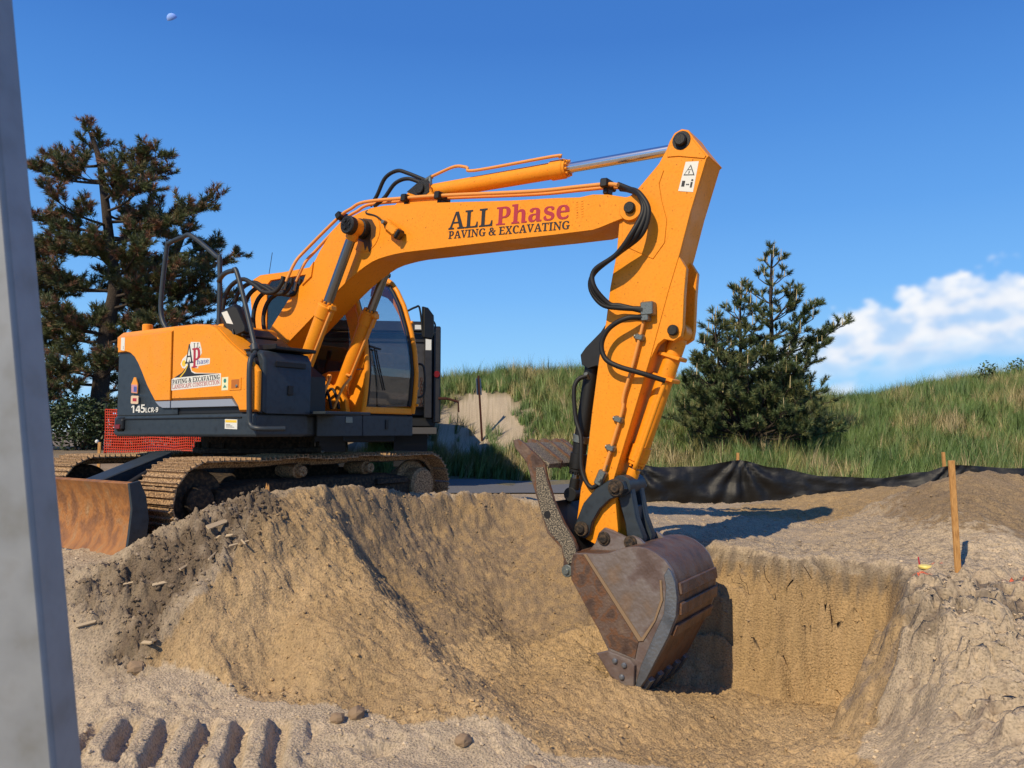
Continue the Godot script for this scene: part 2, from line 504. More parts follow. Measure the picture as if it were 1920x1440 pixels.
# how much dark soil lies at a spot by the blade and along the bank
func soil(x: float, d: float) -> float:
	var k := bell(x, d, -2.62, 6.05, 0.42, 0.45) + bell(x, d, -2.2, 6.55, 0.3, 0.4) + 0.8 * bell(x, d, -2.65, 5.5, 0.2, 0.2) + 0.5 * bell(x, d, -3.3, 5.9, 0.5, 0.25)
	return clampf(k * 1.1 + 0.5 * n_mid.get_noise_2d(x * 0.8, d * 0.8) * minf(k * 2.0, 1.0), 0.0, 1.0)


func ground_height(x: float, d: float) -> float:
	if d > 13.5 or d < 2.0 or absf(x) > 8.5:
		var far_h := base_height(x, d)
		if d > 13.5 and d < 60.0:
			far_h += n_coarse.get_noise_2d(x * 0.4, d * 0.4) * 0.12 * smoothstep(14.0, 16.0, d) * smoothstep(-4.0, -1.0, x)
		return far_h
	var wx := warp_n.get_noise_2d(x, d)
	var wd := warp_n.get_noise_2d(x + 40.0, d - 17.0)
	var h := base_height(x + wx * 0.07, d + wd * 0.07)
	var calm := 1.0
	if x > 0.7 and x < 3.3 and d > 4.2 and d < 8.0:
		# broken face of the pit: ledges and slabs that came away
		var rise := absf(base_height(x, d + 0.06) - base_height(x, d - 0.06)) + absf(base_height(x + 0.06, d) - base_height(x - 0.06, d))
		calm = 1.0 - 0.85 * smoothstep(0.12, 0.3, rise)
		var ledge := 0.06 * n_crack.get_noise_2d(x * 1.3, h * 2.0) + 0.03 * n_mid.get_noise_2d(x * 0.5, h * 0.6) + 0.012 * sin(x * 34.0 + 2.0 * h)
		var ledge2 := 0.06 * n_crack.get_noise_2d(d * 1.3 + 9.0, h * 2.0) + 0.022 * n_mid.get_noise_2d(d * 0.5, h * 0.6 + 5.0)
		h = base_height(x + wx * 0.07 + ledge2, d + wd * 0.07 + ledge)
	var fade := smoothstep(2.0, 3.0, d) * (1.0 - smoothstep(11.5, 13.4, d)) * (1.0 - smoothstep(7.0, 8.4, absf(x)))
	fade *= calm
	var f := n_fine.get_noise_2d(x, d)
	var m := n_mid.get_noise_2d(x, d)
	var c := n_coarse.get_noise_2d(x, d)
	var s := soil(x, d) if x < -1.2 and d < 8.0 else 0.0
	if in_sand(x + wx * 0.1, d + wd * 0.1):
		var k := n_clump.get_noise_2d(x, d)
		h += (0.014 * f + 0.014 * m + 0.05 * c + 0.05 * k * absf(k) + 0.01 * k) * fade
	else:
		var k := n_clump.get_noise_2d(x + 30.0, d)
		var crumbly := smoothstep(-0.15, 0.3, n_tone.get_noise_2d(x * 1.6 + 3.0, d * 1.6) + (0.35 if x > 2.2 else 0.0))
		h += (0.003 * f + 0.008 * m + 0.04 * c + crumbly * (0.009 * f + 0.02 * m + 0.02 * k)) * fade
		if x > 2.3 and d < 5.6:
			h += (0.05 * m + 0.05 * k * absf(k) + 0.05 * c) * fade
	if s > 0.02:
		var k := n_clump.get_noise_2d(x * 0.7, d * 0.7)
		h += s * (0.05 * f + 0.07 * m + 0.06 * k + 0.04 * absf(k)) * fade
	# blocky, crumbling bank at the corner of the pit
	if x > 2.25 and x < 4.5 and d > 3.0 and d < 5.5:
		var bank := smoothstep(2.25, 2.5, x) * (1.0 - smoothstep(5.1, 5.5, d)) * smoothstep(3.0, 3.4, d) * (1.0 - smoothstep(3.9, 4.5, x))
		var step_h := (floorf(h / 0.15 + 1.3 * m + 0.8 * c) + 0.5) * 0.15 - 0.15 * (1.3 * m + 0.8 * c)
		h = lerpf(h, step_h, 0.55 * bank)
	# lumpy crest of the bank beside the track
	var crest := bell(x, d, -1.3, 8.1, 0.75, 0.75) + bell(x, d, -0.5, 8.9, 0.6, 0.4)
	h += crest * (0.045 * m + 0.015 * absf(f))
	# scuffs and footprints in the loose sand
	if d < 5.6 and (x < 0.6 or x > 2.2):
		for u in DENTS:
			if absf(x - u[0]) < 0.4 and absf(d - u[1]) < 0.3:
				var q := bell(x, d, u[0], u[1], u[2], u[3])
				h += u[4] * (q - 0.55 * bell(x, d, u[0] - u[2] * 0.9, u[1] + 0.04, u[2] * 0.7, u[3] * 1.3))
	# track imprint in the damp sand
	var band := smoothstep(4.12, 4.2, d + wx * 0.05) * (1.0 - smoothstep(4.66, 4.74, d + wd * 0.05)) * smoothstep(-2.55, -2.4, x) * (1.0 - smoothstep(-1.25, -1.1, x))
	if band > 0.0:
		var g := fposmod((x + (d - 4.5) * 0.22 + wx * 0.02) / 0.215, 1.0)
		h += band * (-0.06 + 0.085 * smoothstep(0.0, 0.1, g) * (1.0 - smoothstep(0.52, 0.68, g)))
	return h


func ground_color(x: float, d: float, h: float) -> Color:
	var t := n_tone.get_noise_2d(x, d)
	var t2 := n_mid.get_noise_2d(x * 1.7 + 9.0, d * 1.7)
	var f := n_fine.get_noise_2d(x + 5.0, d)
	var pale := Color(0.5, 0.39, 0.262)
	var tan := Color(0.405, 0.27, 0.13)
	var dark := Color(0.16, 0.115, 0.073)
	var grey_s := Color(0.39, 0.295, 0.19)
	var c := pale
	var wx := warp_n.get_noise_2d(x, d)
	var wd := warp_n.get_noise_2d(x + 40.0, d - 17.0)
	if d < 13.0:
		c = c.lerp(grey_s, clampf(smoothstep(5.9, 7.0, d) * (0.55 + 0.9 * t), 0.0, 1.0))
		if in_sand(x + wx * 0.1, d + wd * 0.1):
			c = tan.lerp(Color(0.465, 0.32, 0.165), clampf(0.5 + t * 0.9, 0.0, 1.0))
			# slumped bank behind the cone: brown soil patches, with slope shade painted in
			if Geometry2D.is_point_in_polygon(Vector2(x + wx * 0.25 + t2 * 0.12, d + wd * 0.25), soil_shade_poly):
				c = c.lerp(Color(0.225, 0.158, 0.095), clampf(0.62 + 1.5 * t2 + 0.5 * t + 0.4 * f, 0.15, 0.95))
		elif x > 0.9 and x < 3.0 and d > 5.2 and d < 7.6 and h < -0.1:
			c = tan
		# spoil heaps of other sand behind the pit
		var heap := bell(x, d, 3.7, 9.1, 1.2, 0.9) + 0.25 * t2
		c = c.lerp(Color(0.37, 0.25, 0.12), smoothstep(0.28, 0.42, heap))
		var heap2 := bell(x, d, 4.75, 7.2, 1.15, 1.1) + 0.25 * t2 + 0.1 * f
		c = c.lerp(Color(0.25, 0.175, 0.1).lerp(Color(0.31, 0.215, 0.115), clampf(0.5 + t, 0.0, 1.0)), smoothstep(0.3, 0.42, heap2))
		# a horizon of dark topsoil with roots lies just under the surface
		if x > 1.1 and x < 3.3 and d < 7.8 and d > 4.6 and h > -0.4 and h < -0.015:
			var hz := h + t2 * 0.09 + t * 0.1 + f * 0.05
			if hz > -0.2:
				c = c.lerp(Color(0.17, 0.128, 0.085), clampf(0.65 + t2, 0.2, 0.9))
		if x > 2.2 and d < 5.5:
			c = c.lerp(Color(0.2, 0.15, 0.11), clampf((t2 * 1.3 + t * 0.8 - 0.2) * 2.4, 0.0, 0.8))
		# dark turf remains along the rim
		if x > 1.3 and x < 3.6 and d > 4.7 and d < 7.2:
			c = c.lerp(Color(0.16, 0.125, 0.095), clampf((t2 + 0.6 * f - 0.12) * 2.5, 0.0, 0.7) * smoothstep(-0.1, 0.0, h))
		if x < -1.2:
			c = c.lerp(dark, soil(x, d))
			c = c.lerp(Color(0.27, 0.215, 0.155), clampf((t2 + t) * 1.2 - 0.2, 0.0, 0.6) * smoothstep(5.2, 5.5, d) * (1.0 if not in_sand(x, d) else 0.0))
		if x > -1.9 and x < 0.6 and d > 7.3 and d < 9.3:
			c = c.lerp(Color(0.2, 0.15, 0.1), clampf(t2 * 1.8 - 0.35, 0.0, 0.6))
		# marking paint sprayed on the ground by the tall stake
		for s in [[3.0, 5.72, 0.075, 0.05], [3.19, 5.86, 0.05, 0.03], [3.4, 5.28, 0.12, 0.045]]:
			var q := bell(x, d, s[0], s[1], s[2], s[3]) + f * 0.25
			if q > 0.5:
				c = c.lerp(Color(0.8, 0.13, 0.05), clampf((q - 0.5) * 4.0, 0.0, 0.9))
	else:
		var grassy := smoothstep(13.0, 15.0, d) * smoothstep(-4.0, -2.0, x)
		c = c.lerp(Color(0.16, 0.14, 0.075), grassy * 0.85)
		if bare(x, d) > 0.35:
			c = Color(0.5, 0.41, 0.3).lerp(Color(0.3, 0.25, 0.17), clampf(t2 * 1.5, 0.0, 1.0))
		if x < -4.0:
			c = c.lerp(Color(0.25, 0.19, 0.125), smoothstep(14.0, 18.0, d))
	var k := 1.0 + 0.22 * t2 + 0.16 * f + 0.12 * t
	return Color(c.r * k, c.g * k, c.b * k)


func bare(x: float, d: float) -> float:
	return bell(x, d, -0.95, 20.5, 1.4, 1.75) + 0.35 * n_mid.get_noise_2d(x * 0.3, d * 0.3)


func make_ground() -> void:
	warp_n = noise(1.6, 3, 11)
	n_coarse = noise(0.9, 3, 12)
	n_mid = noise(5.0, 4, 13)
	n_fine = noise(22.0, 3, 14)
	n_tone = noise(0.8, 4, 15)
	n_clump = noise(13.0, 4, 16)
	n_crack = noise(1.3, 3, 17)
	sand_poly = PackedVector2Array(v2(SAND))
	soil_shade_poly = PackedVector2Array(v2(SOIL_SHADE))
	make_grid()
	var xs := PackedFloat32Array()
	var left: Array = []
	var x := -4.2
	var st := 0.021
	while x > -320.0:
		st *= 1.05
		x -= st
		left.append(x)
	left.reverse()
	xs.append_array(PackedFloat32Array(left))
	x = -4.2
	while x < 4.9:
		xs.append(x)
		x += 0.021
	st = 0.021
	while x < 320.0:
		xs.append(x)
		st *= 1.05
		x += st
	var ds := PackedFloat32Array()
	var near_d: Array = []
	var d := 3.0
	st = 0.0135
	while d > -60.0:
		st *= 1.16
		d -= st
		near_d.append(d)
	near_d.reverse()
	ds.append_array(PackedFloat32Array(near_d))
	d = 3.0
	while d < 420.0:
		ds.append(d)
		d += (0.013 if d > 5.9 and d < 7.1 else 0.0045 * d) if d < 12.0 else 0.054 + 0.03 * (d - 12.0)
	var nx := xs.size()
	var nd := ds.size()
	var vs := PackedVector3Array()
	vs.resize(nx * nd)
	for j in nd:
		for i in nx:
			vs[j * nx + i] = Vector3(xs[i], ground_height(xs[i], ds[j]), -ds[j])
	var ns := PackedVector3Array()
	ns.resize(nx * nd)
	var cs := PackedColorArray()
	cs.resize(nx * nd)
	for j in nd:
		for i in nx:
			var o := j * nx + i
			var a := vs[o + 1] if i < nx - 1 else vs[o]
			var b := vs[o - 1] if i > 0 else vs[o]
			var e := vs[o + nx] if j < nd - 1 else vs[o]
			var f := vs[o - nx] if j > 0 else vs[o]
			var q := (a - b).cross(e - f).normalized()
			if q.y < 0.0:
				q = -q
			ns[o] = q
			var p := vs[o]
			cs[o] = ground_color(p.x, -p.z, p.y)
	var ix := PackedInt32Array()
	ix.resize((nx - 1) * (nd - 1) * 6)
	var k := 0
	for j in nd - 1:
		for i in nx - 1:
			var o := j * nx + i
			ix[k] = o
			ix[k + 1] = o + nx
			ix[k + 2] = o + 1
			ix[k + 3] = o + 1
			ix[k + 4] = o + nx
			ix[k + 5] = o + nx + 1
			k += 6
	var arr: Array = []
	arr.resize(Mesh.ARRAY_MAX)
	arr[Mesh.ARRAY_VERTEX] = vs
	arr[Mesh.ARRAY_NORMAL] = ns
	arr[Mesh.ARRAY_COLOR] = cs
	arr[Mesh.ARRAY_INDEX] = ix
	var me := ArrayMesh.new()
	me.add_surface_from_arrays(Mesh.PRIMITIVE_TRIANGLES, arr)
	var m := StandardMaterial3D.new()
	m.vertex_color_use_as_albedo = true
	m.roughness = 0.95
	m.uv1_triplanar = true
	m.uv1_world_triplanar = true
	m.uv1_scale = Vector3(0.9, 0.9, 0.9)
	m.albedo_texture = tex(0.06, 8, 101, [[0.0, grey(0.4)], [0.28, grey(0.74)], [0.45, grey(0.95)], [0.7, grey(1.0)], [1.0, Color(1, 0.98, 0.95)]], 1024)
	m.normal_enabled = true
	m.normal_texture = bump(0.045, 7, 102, 12.0, 1024)
	m.normal_scale = 0.75
	var o := MeshInstance3D.new()
	o.name = "ground"
	o.mesh = me
	o.material_override = m
	o.set_meta("kind", "structure")
	add_child(o)
	print("ground ", nx, " x ", nd)


# ------------------------------------------------------------------ sky
func make_sky() -> Sky:
	var w := 2048
	var h := 1024
	var im := Image.create(w, h, false, Image.FORMAT_RGBF)
	var q1 := noise(1.0, 6, 201)
	var q2 := noise(1.0, 5, 202)
	var stops := [[0.0, Color(0.38, 0.71, 1.0)], [0.05, Color(0.31, 0.64, 0.99)], [0.11, Color(0.195, 0.49, 0.95)], [0.17, Color(0.128, 0.375, 0.85)], [0.24, Color(0.084, 0.28, 0.735)], [0.305, Color(0.057, 0.208, 0.62)], [0.45, Color(0.042, 0.158, 0.51)], [1.0, Color(0.032, 0.12, 0.42)]]
	for j in h:
		var el := PI / 2.0 - (j + 0.5) / h * PI
		if el < 0.0:
			im.fill_rect(Rect2i(0, j, w, 1), Color(0.28, 0.22, 0.15))
			continue
		var t := el / (PI / 2.0)
		var c: Color = stops[0][1]
		for k in stops.size() - 1:
			if t >= stops[k][0] and t <= stops[k + 1][0]:
				c = stops[k][1].lerp(stops[k + 1][1], (t - stops[k][0]) / (stops[k + 1][0] - stops[k][0]))
		im.fill_rect(Rect2i(0, j, w, 1), c)
		if el > 0.30:
			continue
		# fair-weather cloud bank low over the horizon; column 0 looks straight ahead (-Z)
		var e := rad_to_deg(el)
		for i in w:
			var az := fposmod((i + 0.5) / w * TAU + PI, TAU) - PI
			var a := rad_to_deg(az)
			var dx := sin(az) * cos(el)
			var dz := cos(az) * cos(el)
			var big := q1.get_noise_3d(dx * 6.0, sin(el) * 14.0, dz * 6.0)
			var puff := q2.get_noise_3d(dx * 26.0, sin(el) * 34.0, dz * 26.0)
			var soft := q1.get_noise_3d(dx * 10.0 + 20.0, sin(el) * 30.0 - dx * 6.0, dz * 10.0)
			# the bank climbs steadily, then levels off out of the view
			var top := 5.4 + 4.6 * smoothstep(13.0, 31.0, a) - 4.0 * smoothstep(60.0, 120.0, absf(a)) + 1.6 * big + 1.7 * puff
			var low := 3.9 + 1.2 * smoothstep(20.0, 34.0, a) + 1.6 * soft + 0.5 * puff
			var side := smoothstep(13.5, 20.0, a + 4.0 * soft) * (1.0 - smoothstep(95.0, 140.0, a))
			var cover := smoothstep(-0.1, 0.75, top - e) * smoothstep(-0.9, 1.0, e - low) * side
			cover *= 0.5 + 0.5 * smoothstep(-0.35, 0.2, soft + 0.6 * puff)
			var thin := smoothstep(-0.02, 0.34, soft + 0.4 * big) * 0.75 * smoothstep(4.6, 2.2, e) * smoothstep(4.0, 24.0, absf(a))
			cover = clampf(maxf(cover, thin), 0.0, 1.0)
			if cover > 0.0:
				var lit := clampf(0.5 + 0.55 * smoothstep(2.4, 0.1, top - e) + 0.9 * puff + 0.35 * soft, 0.0, 1.0)
				var cl := Color(0.64, 0.74, 0.92).lerp(Color(0.97, 0.98, 1.0), lit)
				im.set_pixel(i, j, c.lerp(cl, cover * 0.96))
	var m := PanoramaSkyMaterial.new()
	m.panorama = ImageTexture.create_from_image(im)
	var s := Sky.new()
	s.sky_material = m
	return s


# ------------------------------------------------------------------ lettering
func lettering(parent: Node, called: String, words: String, m: Material, at: Vector3, size: Vector2, turn := 0.0, serif := true, bold := true, slant := 0.0) -> MeshInstance3D:
	var f := SystemFont.new()
	f.font_names = PackedStringArray(["Droid Serif" if serif else "Droid Sans"])
	f.font_weight = 700 if bold else 400
	var t := TextMesh.new()
	t.text = words
	t.font = f
	t.font_size = 64
	t.pixel_size = 0.01
	t.depth = 0.05
	t.curve_step = 2.0
	t.horizontal_alignment = HORIZONTAL_ALIGNMENT_LEFT
	var b := t.get_aabb()
	var o := MeshInstance3D.new()
	o.name = called
	o.mesh = t
	o.material_override = m
	parent.add_child(o, true)
	var k := Vector3(size.x / b.size.x, size.y / b.size.y, 0.06)
	var r := Basis(Vector3(0, 0, 1), turn) * Basis(Vector3(1, 0, 0), Vector3(slant, 1, 0), Vector3(0, 0, 1)) * Basis.from_scale(k)
	o.transform = Transform3D(r, at - r * Vector3(b.position.x, b.position.y, 0))
	return o


# ------------------------------------------------------------------ excavator
func arc_plan(r: float, z_cut: float, front: Array) -> Array:
	var p: Array = []
	var a0 := asin(z_cut / r)
	for i in 25:
		var a := lerpf(a0, -a0, i / 24.0)
		p.append(Vector2(-r * cos(a), r * sin(a)))
	for q in front:
		p.append(q)
	return p


func hydraulic(parent: Node, called: String, a: Vector3, b: Vector3, barrel: float, r: float, rod_r: float, rod_m: Material, body_m: Material) -> MeshInstance3D:
	var d := b - a
	var l := d.length()
	var u := d / l
	var bl := l * barrel
	var mb := MB.new()
	mb.lathe(a, b, [[0.05, 0.0], [0.05, r * 0.92], [0.07, r], [bl - 0.16, r], [bl - 0.155, r * 1.16], [bl - 0.03, r * 1.16], [bl - 0.02, r * 1.05], [bl, r * 1.05], [bl, rod_r]], 22)
	mb.cyl(a - Vector3(0, 0, r * 1.0), a + Vector3(0, 0, r * 1.0), r * 1.05, 18, 0.008)
	for k in 10:
		var x := u.cross(Vector3(0, 0, 1)).normalized()
		var y := u.cross(x)
		var w := TAU * k / 10.0
		var p := a + u * (bl + 0.004) + (x * cos(w) + y * sin(w)) * r * 0.85
		mb.cyl(p, p + u * 0.02, 0.012, 6, 0.002)
	var o := part(parent, called, mb, body_m)
	var m2 := MB.new()
	m2.cyl(a + u * (bl - 0.05), b - u * 0.05, rod_r, 20, 0.002)
	part(o, "rod", m2, rod_m)
	var m3 := MB.new()
	m3.cyl(b - Vector3(0, 0, r * 0.95), b + Vector3(0, 0, r * 0.95), rod_r * 1.75, 18, 0.006)
	m3.cyl(b - u * 0.14, b - u * 0.04, rod_r * 1.25, 16, 0.006)
	part(o, "rod_eye", m3, body_m)
	return o


func make_excavator() -> void:
	var ex := thing("excavator", Vector3(-2.9, 0, -8.85), deg_to_rad(-33.0))
	tag(ex, "orange and dark grey tracked excavator with its bucket lowered into the sand pit", "excavator")
	house(ex)
	cab(ex)
	boom(ex)
	arm(ex)
	bucket(ex)
	thumb(ex)
	undercarriage(ex)


func house(ex: Node3D) -> void:
	var mb := MB.new()
	mb.prism(arc_plan(1.48, 1.245, [Vector2(1.2, -1.245), Vector2(1.2, 0.62), Vector2(1.5, 0.64), Vector2(1.5, 1.245)]), 0.985, 1.205, 0.03)
	var fr := part(ex, "deck_skirt", mb, M.slate)
	mb = MB.new()
	mb.box(Vector3(0.35, 1.165, 1.25), Vector3(1.9, 0.012, 0.012), 0.003)
	part(fr, "trim_line", mb, M.black)
	mb = MB.new()
	mb.box(Vector3(-0.675, 1.11, 1.225), Vector3(0.16, 0.15, 0.09), 0.025)
	var tl := part(fr, "tail_lamp_housing", mb, M.black)
	tl.rotation.y = 0.0
	mb = MB.new()
	mb.box(Vector3(-0.69, 1.085, 1.268), Vector3(0.09, 0.05, 0.02), 0.006)
	part(fr, "tail_lamp", mb, M.tail)
	mb = MB.new()
	mb.prism(arc_plan(1.455, 1.235, [Vector2(0.3, -1.235), Vector2(0.3, 1.235)]), 1.2, 1.9, 0.012)
	var cw := part(ex, "counterweight", mb, M.slate)
	mb = MB.new()
	mb.prism(arc_plan(1.475, 1.245, [Vector2(0.208, -1.245), Vector2(0.208, 1.245)]), 1.885, 2.1, 0.055)
	part(ex, "counterweight_cap", mb, M.paint)
	mb = MB.new()
	mb.plate(v2([-0.755, 1.875, -0.60, 1.878, -0.52, 1.86, -0.44, 1.815, -0.37, 1.745, -0.29, 1.64, -0.2, 1.51, -0.12, 1.42, -0.05, 1.345, 0.208, 1.345, 0.208, 2.04, -0.74, 2.04]), 1.2, 1.262, 0.008)
	part(ex, "rear_side_panel", mb, M.paint)
	mb = MB.new()
	mb.plate(v2([-0.05, 1.34, 0.208, 1.34, 0.208, 1.268, 0.08, 1.27, 0.02, 1.29]), 1.2, 1.26, 0.004)
	mb.plate(v2([0.222, 1.34, 1.16, 1.34, 1.235, 1.268, 0.222, 1.268]), 1.2, 1.26, 0.004)
	part(ex, "silver_stripe", mb, M.silver)
	mb = MB.new()
	mb.plate(v2([0.222, 1.345, 1.17, 1.345, 1.25, 1.262, 1.27, 1.215, 1.54, 1.215, 1.545, 1.585, 1.5, 1.635, 1.19, 1.822, 1.1, 1.88, 1.0, 1.955, 0.9, 2.03, 0.8, 2.065, 0.6, 2.085, 0.222, 2.09]), 1.215, 1.262, 0.02)
	var dr := part(ex, "side_door", mb, M.paint)
	mb = MB.new()
	mb.plate(v2([0.222, 1.5, 1.3, 1.5, 1.3, 1.752, 1.19, 1.82, 1.1, 1.878, 1.0, 1.953, 0.9, 2.028, 0.8, 2.063, 0.6, 2.083, 0.222, 2.088]), 1.0, 1.216, 0.0)
	part(ex, "hood_edge", mb, M.paint)
	mb = MB.new()
	mb.box(Vector3(1.22, 1.475, 1.263), Vector3(0.17, 0.115, 0.006), 0.002)
	var lt := part(dr, "latch_plate", mb, M.paint)
	lt.position.z = 0.002
	mb = MB.new()
	mb.box(Vector3(1.225, 1.475, 1.2665), Vector3(0.115, 0.085, 0.006), 0.002)
	part(dr, "latch_recess", mb, mat(Color(0.7, 0.4, 0.1), 0.5))
	mb = MB.new()
	mb.cyl(Vector3(1.25, 1.455, 1.262), Vector3(1.25, 1.455, 1.278), 0.014, 12, 0.003)
	part(dr, "keyhole", mb, M.fitting)
	# body behind the panels
	mb = MB.new()
	mb.plate(v2([0.2, 1.2, 1.52, 1.2, 1.52, 1.57, 1.16, 1.79, 0.96, 1.93, 0.85, 2.0, 0.2, 2.05]), 0.42, 1.22, 0.01)
	part(ex, "tank_body", mb, M.black)
	mb = MB.new()
	mb.prism([Vector2(-0.95, -1.22), Vector2(-0.62, -1.22), Vector2(-0.62, 0.42), Vector2(0.8, 0.44), Vector2(0.8, 1.1), Vector2(-0.95, 1.1)], 1.9, 2.095, 0.03)
	part(ex, "engine_hood", mb, M.paint)
	mb = MB.new()
	mb.prism([Vector2(-0.62, -1.2), Vector2(1.18, -1.2), Vector2(1.18, 0.44), Vector2(-0.62, 0.44)], 1.15, 1.24, 0.01)
	part(ex, "front_deck", mb, M.black)
	mb = MB.new()
	mb.plate(v2([1.05, 1.2, 1.545, 1.2, 1.55, 1.70, 1.5, 1.77, 1.42, 1.79, 1.05, 1.79]), 0.62, 1.2, 0.03)
	var tb := part(ex, "tool_box", mb, M.slate)
	mb = MB.new()
	mb.box(Vector3(1.556, 1.42, 0.9), Vector3(0.02, 0.09, 0.06), 0.006)
	part(tb, "latch", mb, M.black)
	mb = MB.new()
	mb.box(Vector3(1.556, 1.66, 0.9), Vector3(0.015, 0.05, 0.36), 0.006)
	part(tb, "grip_recess", mb, M.black)
	for k in 3:
		mb = MB.new()
		mb.xf = Transform3D(Basis(Vector3(0, 0, 1), deg_to_rad(-31.0)), Vector3(0.98 + 0.2 * k, 2.0 - 0.122 * k, 0.85))
		mb.box(Vector3.ZERO, Vector3(0.17, 0.03, 0.42), 0.008)
		part(ex, "step_tread", mb, M.black)
	mb = MB.new()
	mb.box(Vector3(1.33, 1.815, 0.82), Vector3(0.42, 0.035, 0.5), 0.008)
	mb.box(Vector3(1.33, 1.835, 1.06), Vector3(0.42, 0.03, 0.02), 0.004)
	part(ex, "step_platform", mb, M.black)
	mb = MB.new()
	mb.cyl(Vector3(-0.72, 2.08, 0.95), Vector3(-0.72, 2.215, 0.95), 0.055, 16, 0.008)
	var exh := part(ex, "exhaust_stack", mb, M.paint)
	mb = MB.new()
	mb.cyl(Vector3(-0.72, 2.2, 0.95), Vector3(-0.72, 2.219, 0.95), 0.042, 14, 0.002)
	part(exh, "opening", mb, M.rubber)
	mb = MB.new()
	mb.tube(curve([Vector3(-0.12, 2.08, 1.05), Vector3(-0.2, 2.11, 1.05), Vector3(-0.3, 2.24, 1.05), Vector3(-0.325, 2.45, 1.05), Vector3(-0.25, 2.98, 1.05), Vector3(-0.2, 3.035, 1.05), Vector3(0.04, 3.07, 1.05), Vector3(0.19, 3.055, 1.05), Vector3(0.6, 2.79, 1.05), Vector3(0.655, 2.72, 1.05), Vector3(0.68, 1.98, 1.06)], 4), 0.024, 10)
	part(ex, "hood_handrail", mb, M.slate)
	mb = MB.new()
	mb.tube(curve([Vector3(0.66, 2.53, 1.06), Vector3(0.82, 2.575, 1.12), Vector3(0.99, 2.58, 1.15), Vector3(1.07, 2.53, 1.15), Vector3(1.33, 1.9, 1.16), Vector3(1.41, 1.76, 1.2), Vector3(1.46, 1.65, 1.295), Vector3(1.475, 1.2, 1.3), Vector3(1.5, 1.09, 1.3), Vector3(1.6, 1.06, 1.28), Vector3(1.72, 1.06, 1.1)], 5), 0.024, 10)
	mb.cyl(Vector3(1.4, 1.77, 1.19), Vector3(1.36, 1.84, 1.17), 0.042, 12, 0.008)
	part(ex, "step_handrail", mb, M.slate)
	# mirror on the step rail
	mb = MB.new()
	mb.xf = Transform3D(Basis(Vector3(0, 1, 0), 0.35) * Basis(Vector3(0, 0, 1), 0.42), Vector3(0.93, 2.09, 1.06))
	mb.plate(v2([-0.10, -0.15, 0.10, -0.16, 0.13, -0.1, 0.12, 0.12, 0.08, 0.17, -0.08, 0.17, -0.12, 0.12]), -0.045, 0.045, 0.03)
	var mi := part(ex, "mirror", mb, M.black)
	mb = MB.new()
	mb.xf = Transform3D(Basis(Vector3(0, 1, 0), 0.35) * Basis(Vector3(0, 0, 1), 0.42), Vector3(0.93, 2.09, 1.06))
	mb.plate(v2([-0.06, 0.02, 0.0, -0.02, -0.01, 0.13, -0.07, 0.14]), 0.044, 0.048, 0.0)
	part(mi, "label", mb, M.white)
	mb = MB.new()
	mb.tube(curve([Vector3(0.95, 2.02, 1.1), Vector3(1.02, 1.86, 1.12), Vector3(1.15, 1.8, 1.16), Vector3(1.38, 1.8, 1.18)], 5), 0.012, 8)
	part(mi, "bracket", mb, M.black)
	# boom foot and swivel
	mb = MB.new()
	for z in [-0.27, 0.27]:
		mb.plate(v2([-0.4, 1.2, 1.15, 1.2, 1.12, 1.38, 1.02, 1.52, 0.9, 1.54, 0.45, 1.75, 0.36, 1.93, 0.22, 1.97, 0.08, 1.93, -0.1, 1.6]), z - 0.03, z + 0.03, 0.006)
	part(ex, "boom_bracket", mb, M.paint)
	mb = MB.new()
	mb.cyl(Vector3(0.22, 1.8, -0.33), Vector3(0.22, 1.8, 0.33), 0.06, 16, 0.008)
	part(ex, "foot_pin", mb, M.grease)
	mb = MB.new()
	mb.cyl(Vector3(0, 0.8, 0), Vector3(0, 1.0, 0), 0.62, 32, 0.01)
	for k in 20:
		var a := TAU * k / 20.0
		mb.cyl(Vector3(cos(a) * 0.66, 0.84, sin(a) * 0.66), Vector3(cos(a) * 0.66, 0.92, sin(a) * 0.66), 0.02, 6, 0.003)
	mb.cyl(Vector3(0, 0.8, 0), Vector3(0, 0.86, 0), 0.7, 32, 0.01)
	part(ex, "swing_bearing", mb, M.under)
	mb = MB.new()
	mb.box(Vector3(0.3, 1.05, 0), Vector3(1.6, 0.12, 1.9), 0.01)
	part(ex, "under_plate", mb, M.black)
	# front skirt below the cab
	mb = MB.new()
	mb.box(Vector3(1.215, 1.1, -0.82), Vector3(0.05, 0.235, 0.84), 0.008)
	var sk := part(ex, "front_skirt", mb, M.slate)
	mb = MB.new()
	mb.box(Vector3(1.245, 1.115, -0.78), Vector3(0.012, 0.11, 0.05), 0.004)
	part(sk, "grip", mb, M.black)
	mb = MB.new()
	mb.box(Vector3(1.215, 1.1, -0.06), Vector3(0.05, 0.235, 0.66), 0.008)
	sk = part(ex, "front_skirt", mb, M.slate)
	mb = MB.new()
	mb.box(Vector3(1.243, 1.16, -0.18), Vector3(0.006, 0.06, 0.1), 0.0)
	part(sk, "data_plate", mb, M.fitting)
	mb = MB.new()
	mb.box(Vector3(1.45, 1.215, 0.33), Vector3(0.6, 0.03, 0.62), 0.006)
	part(ex, "front_step", mb, M.slate)
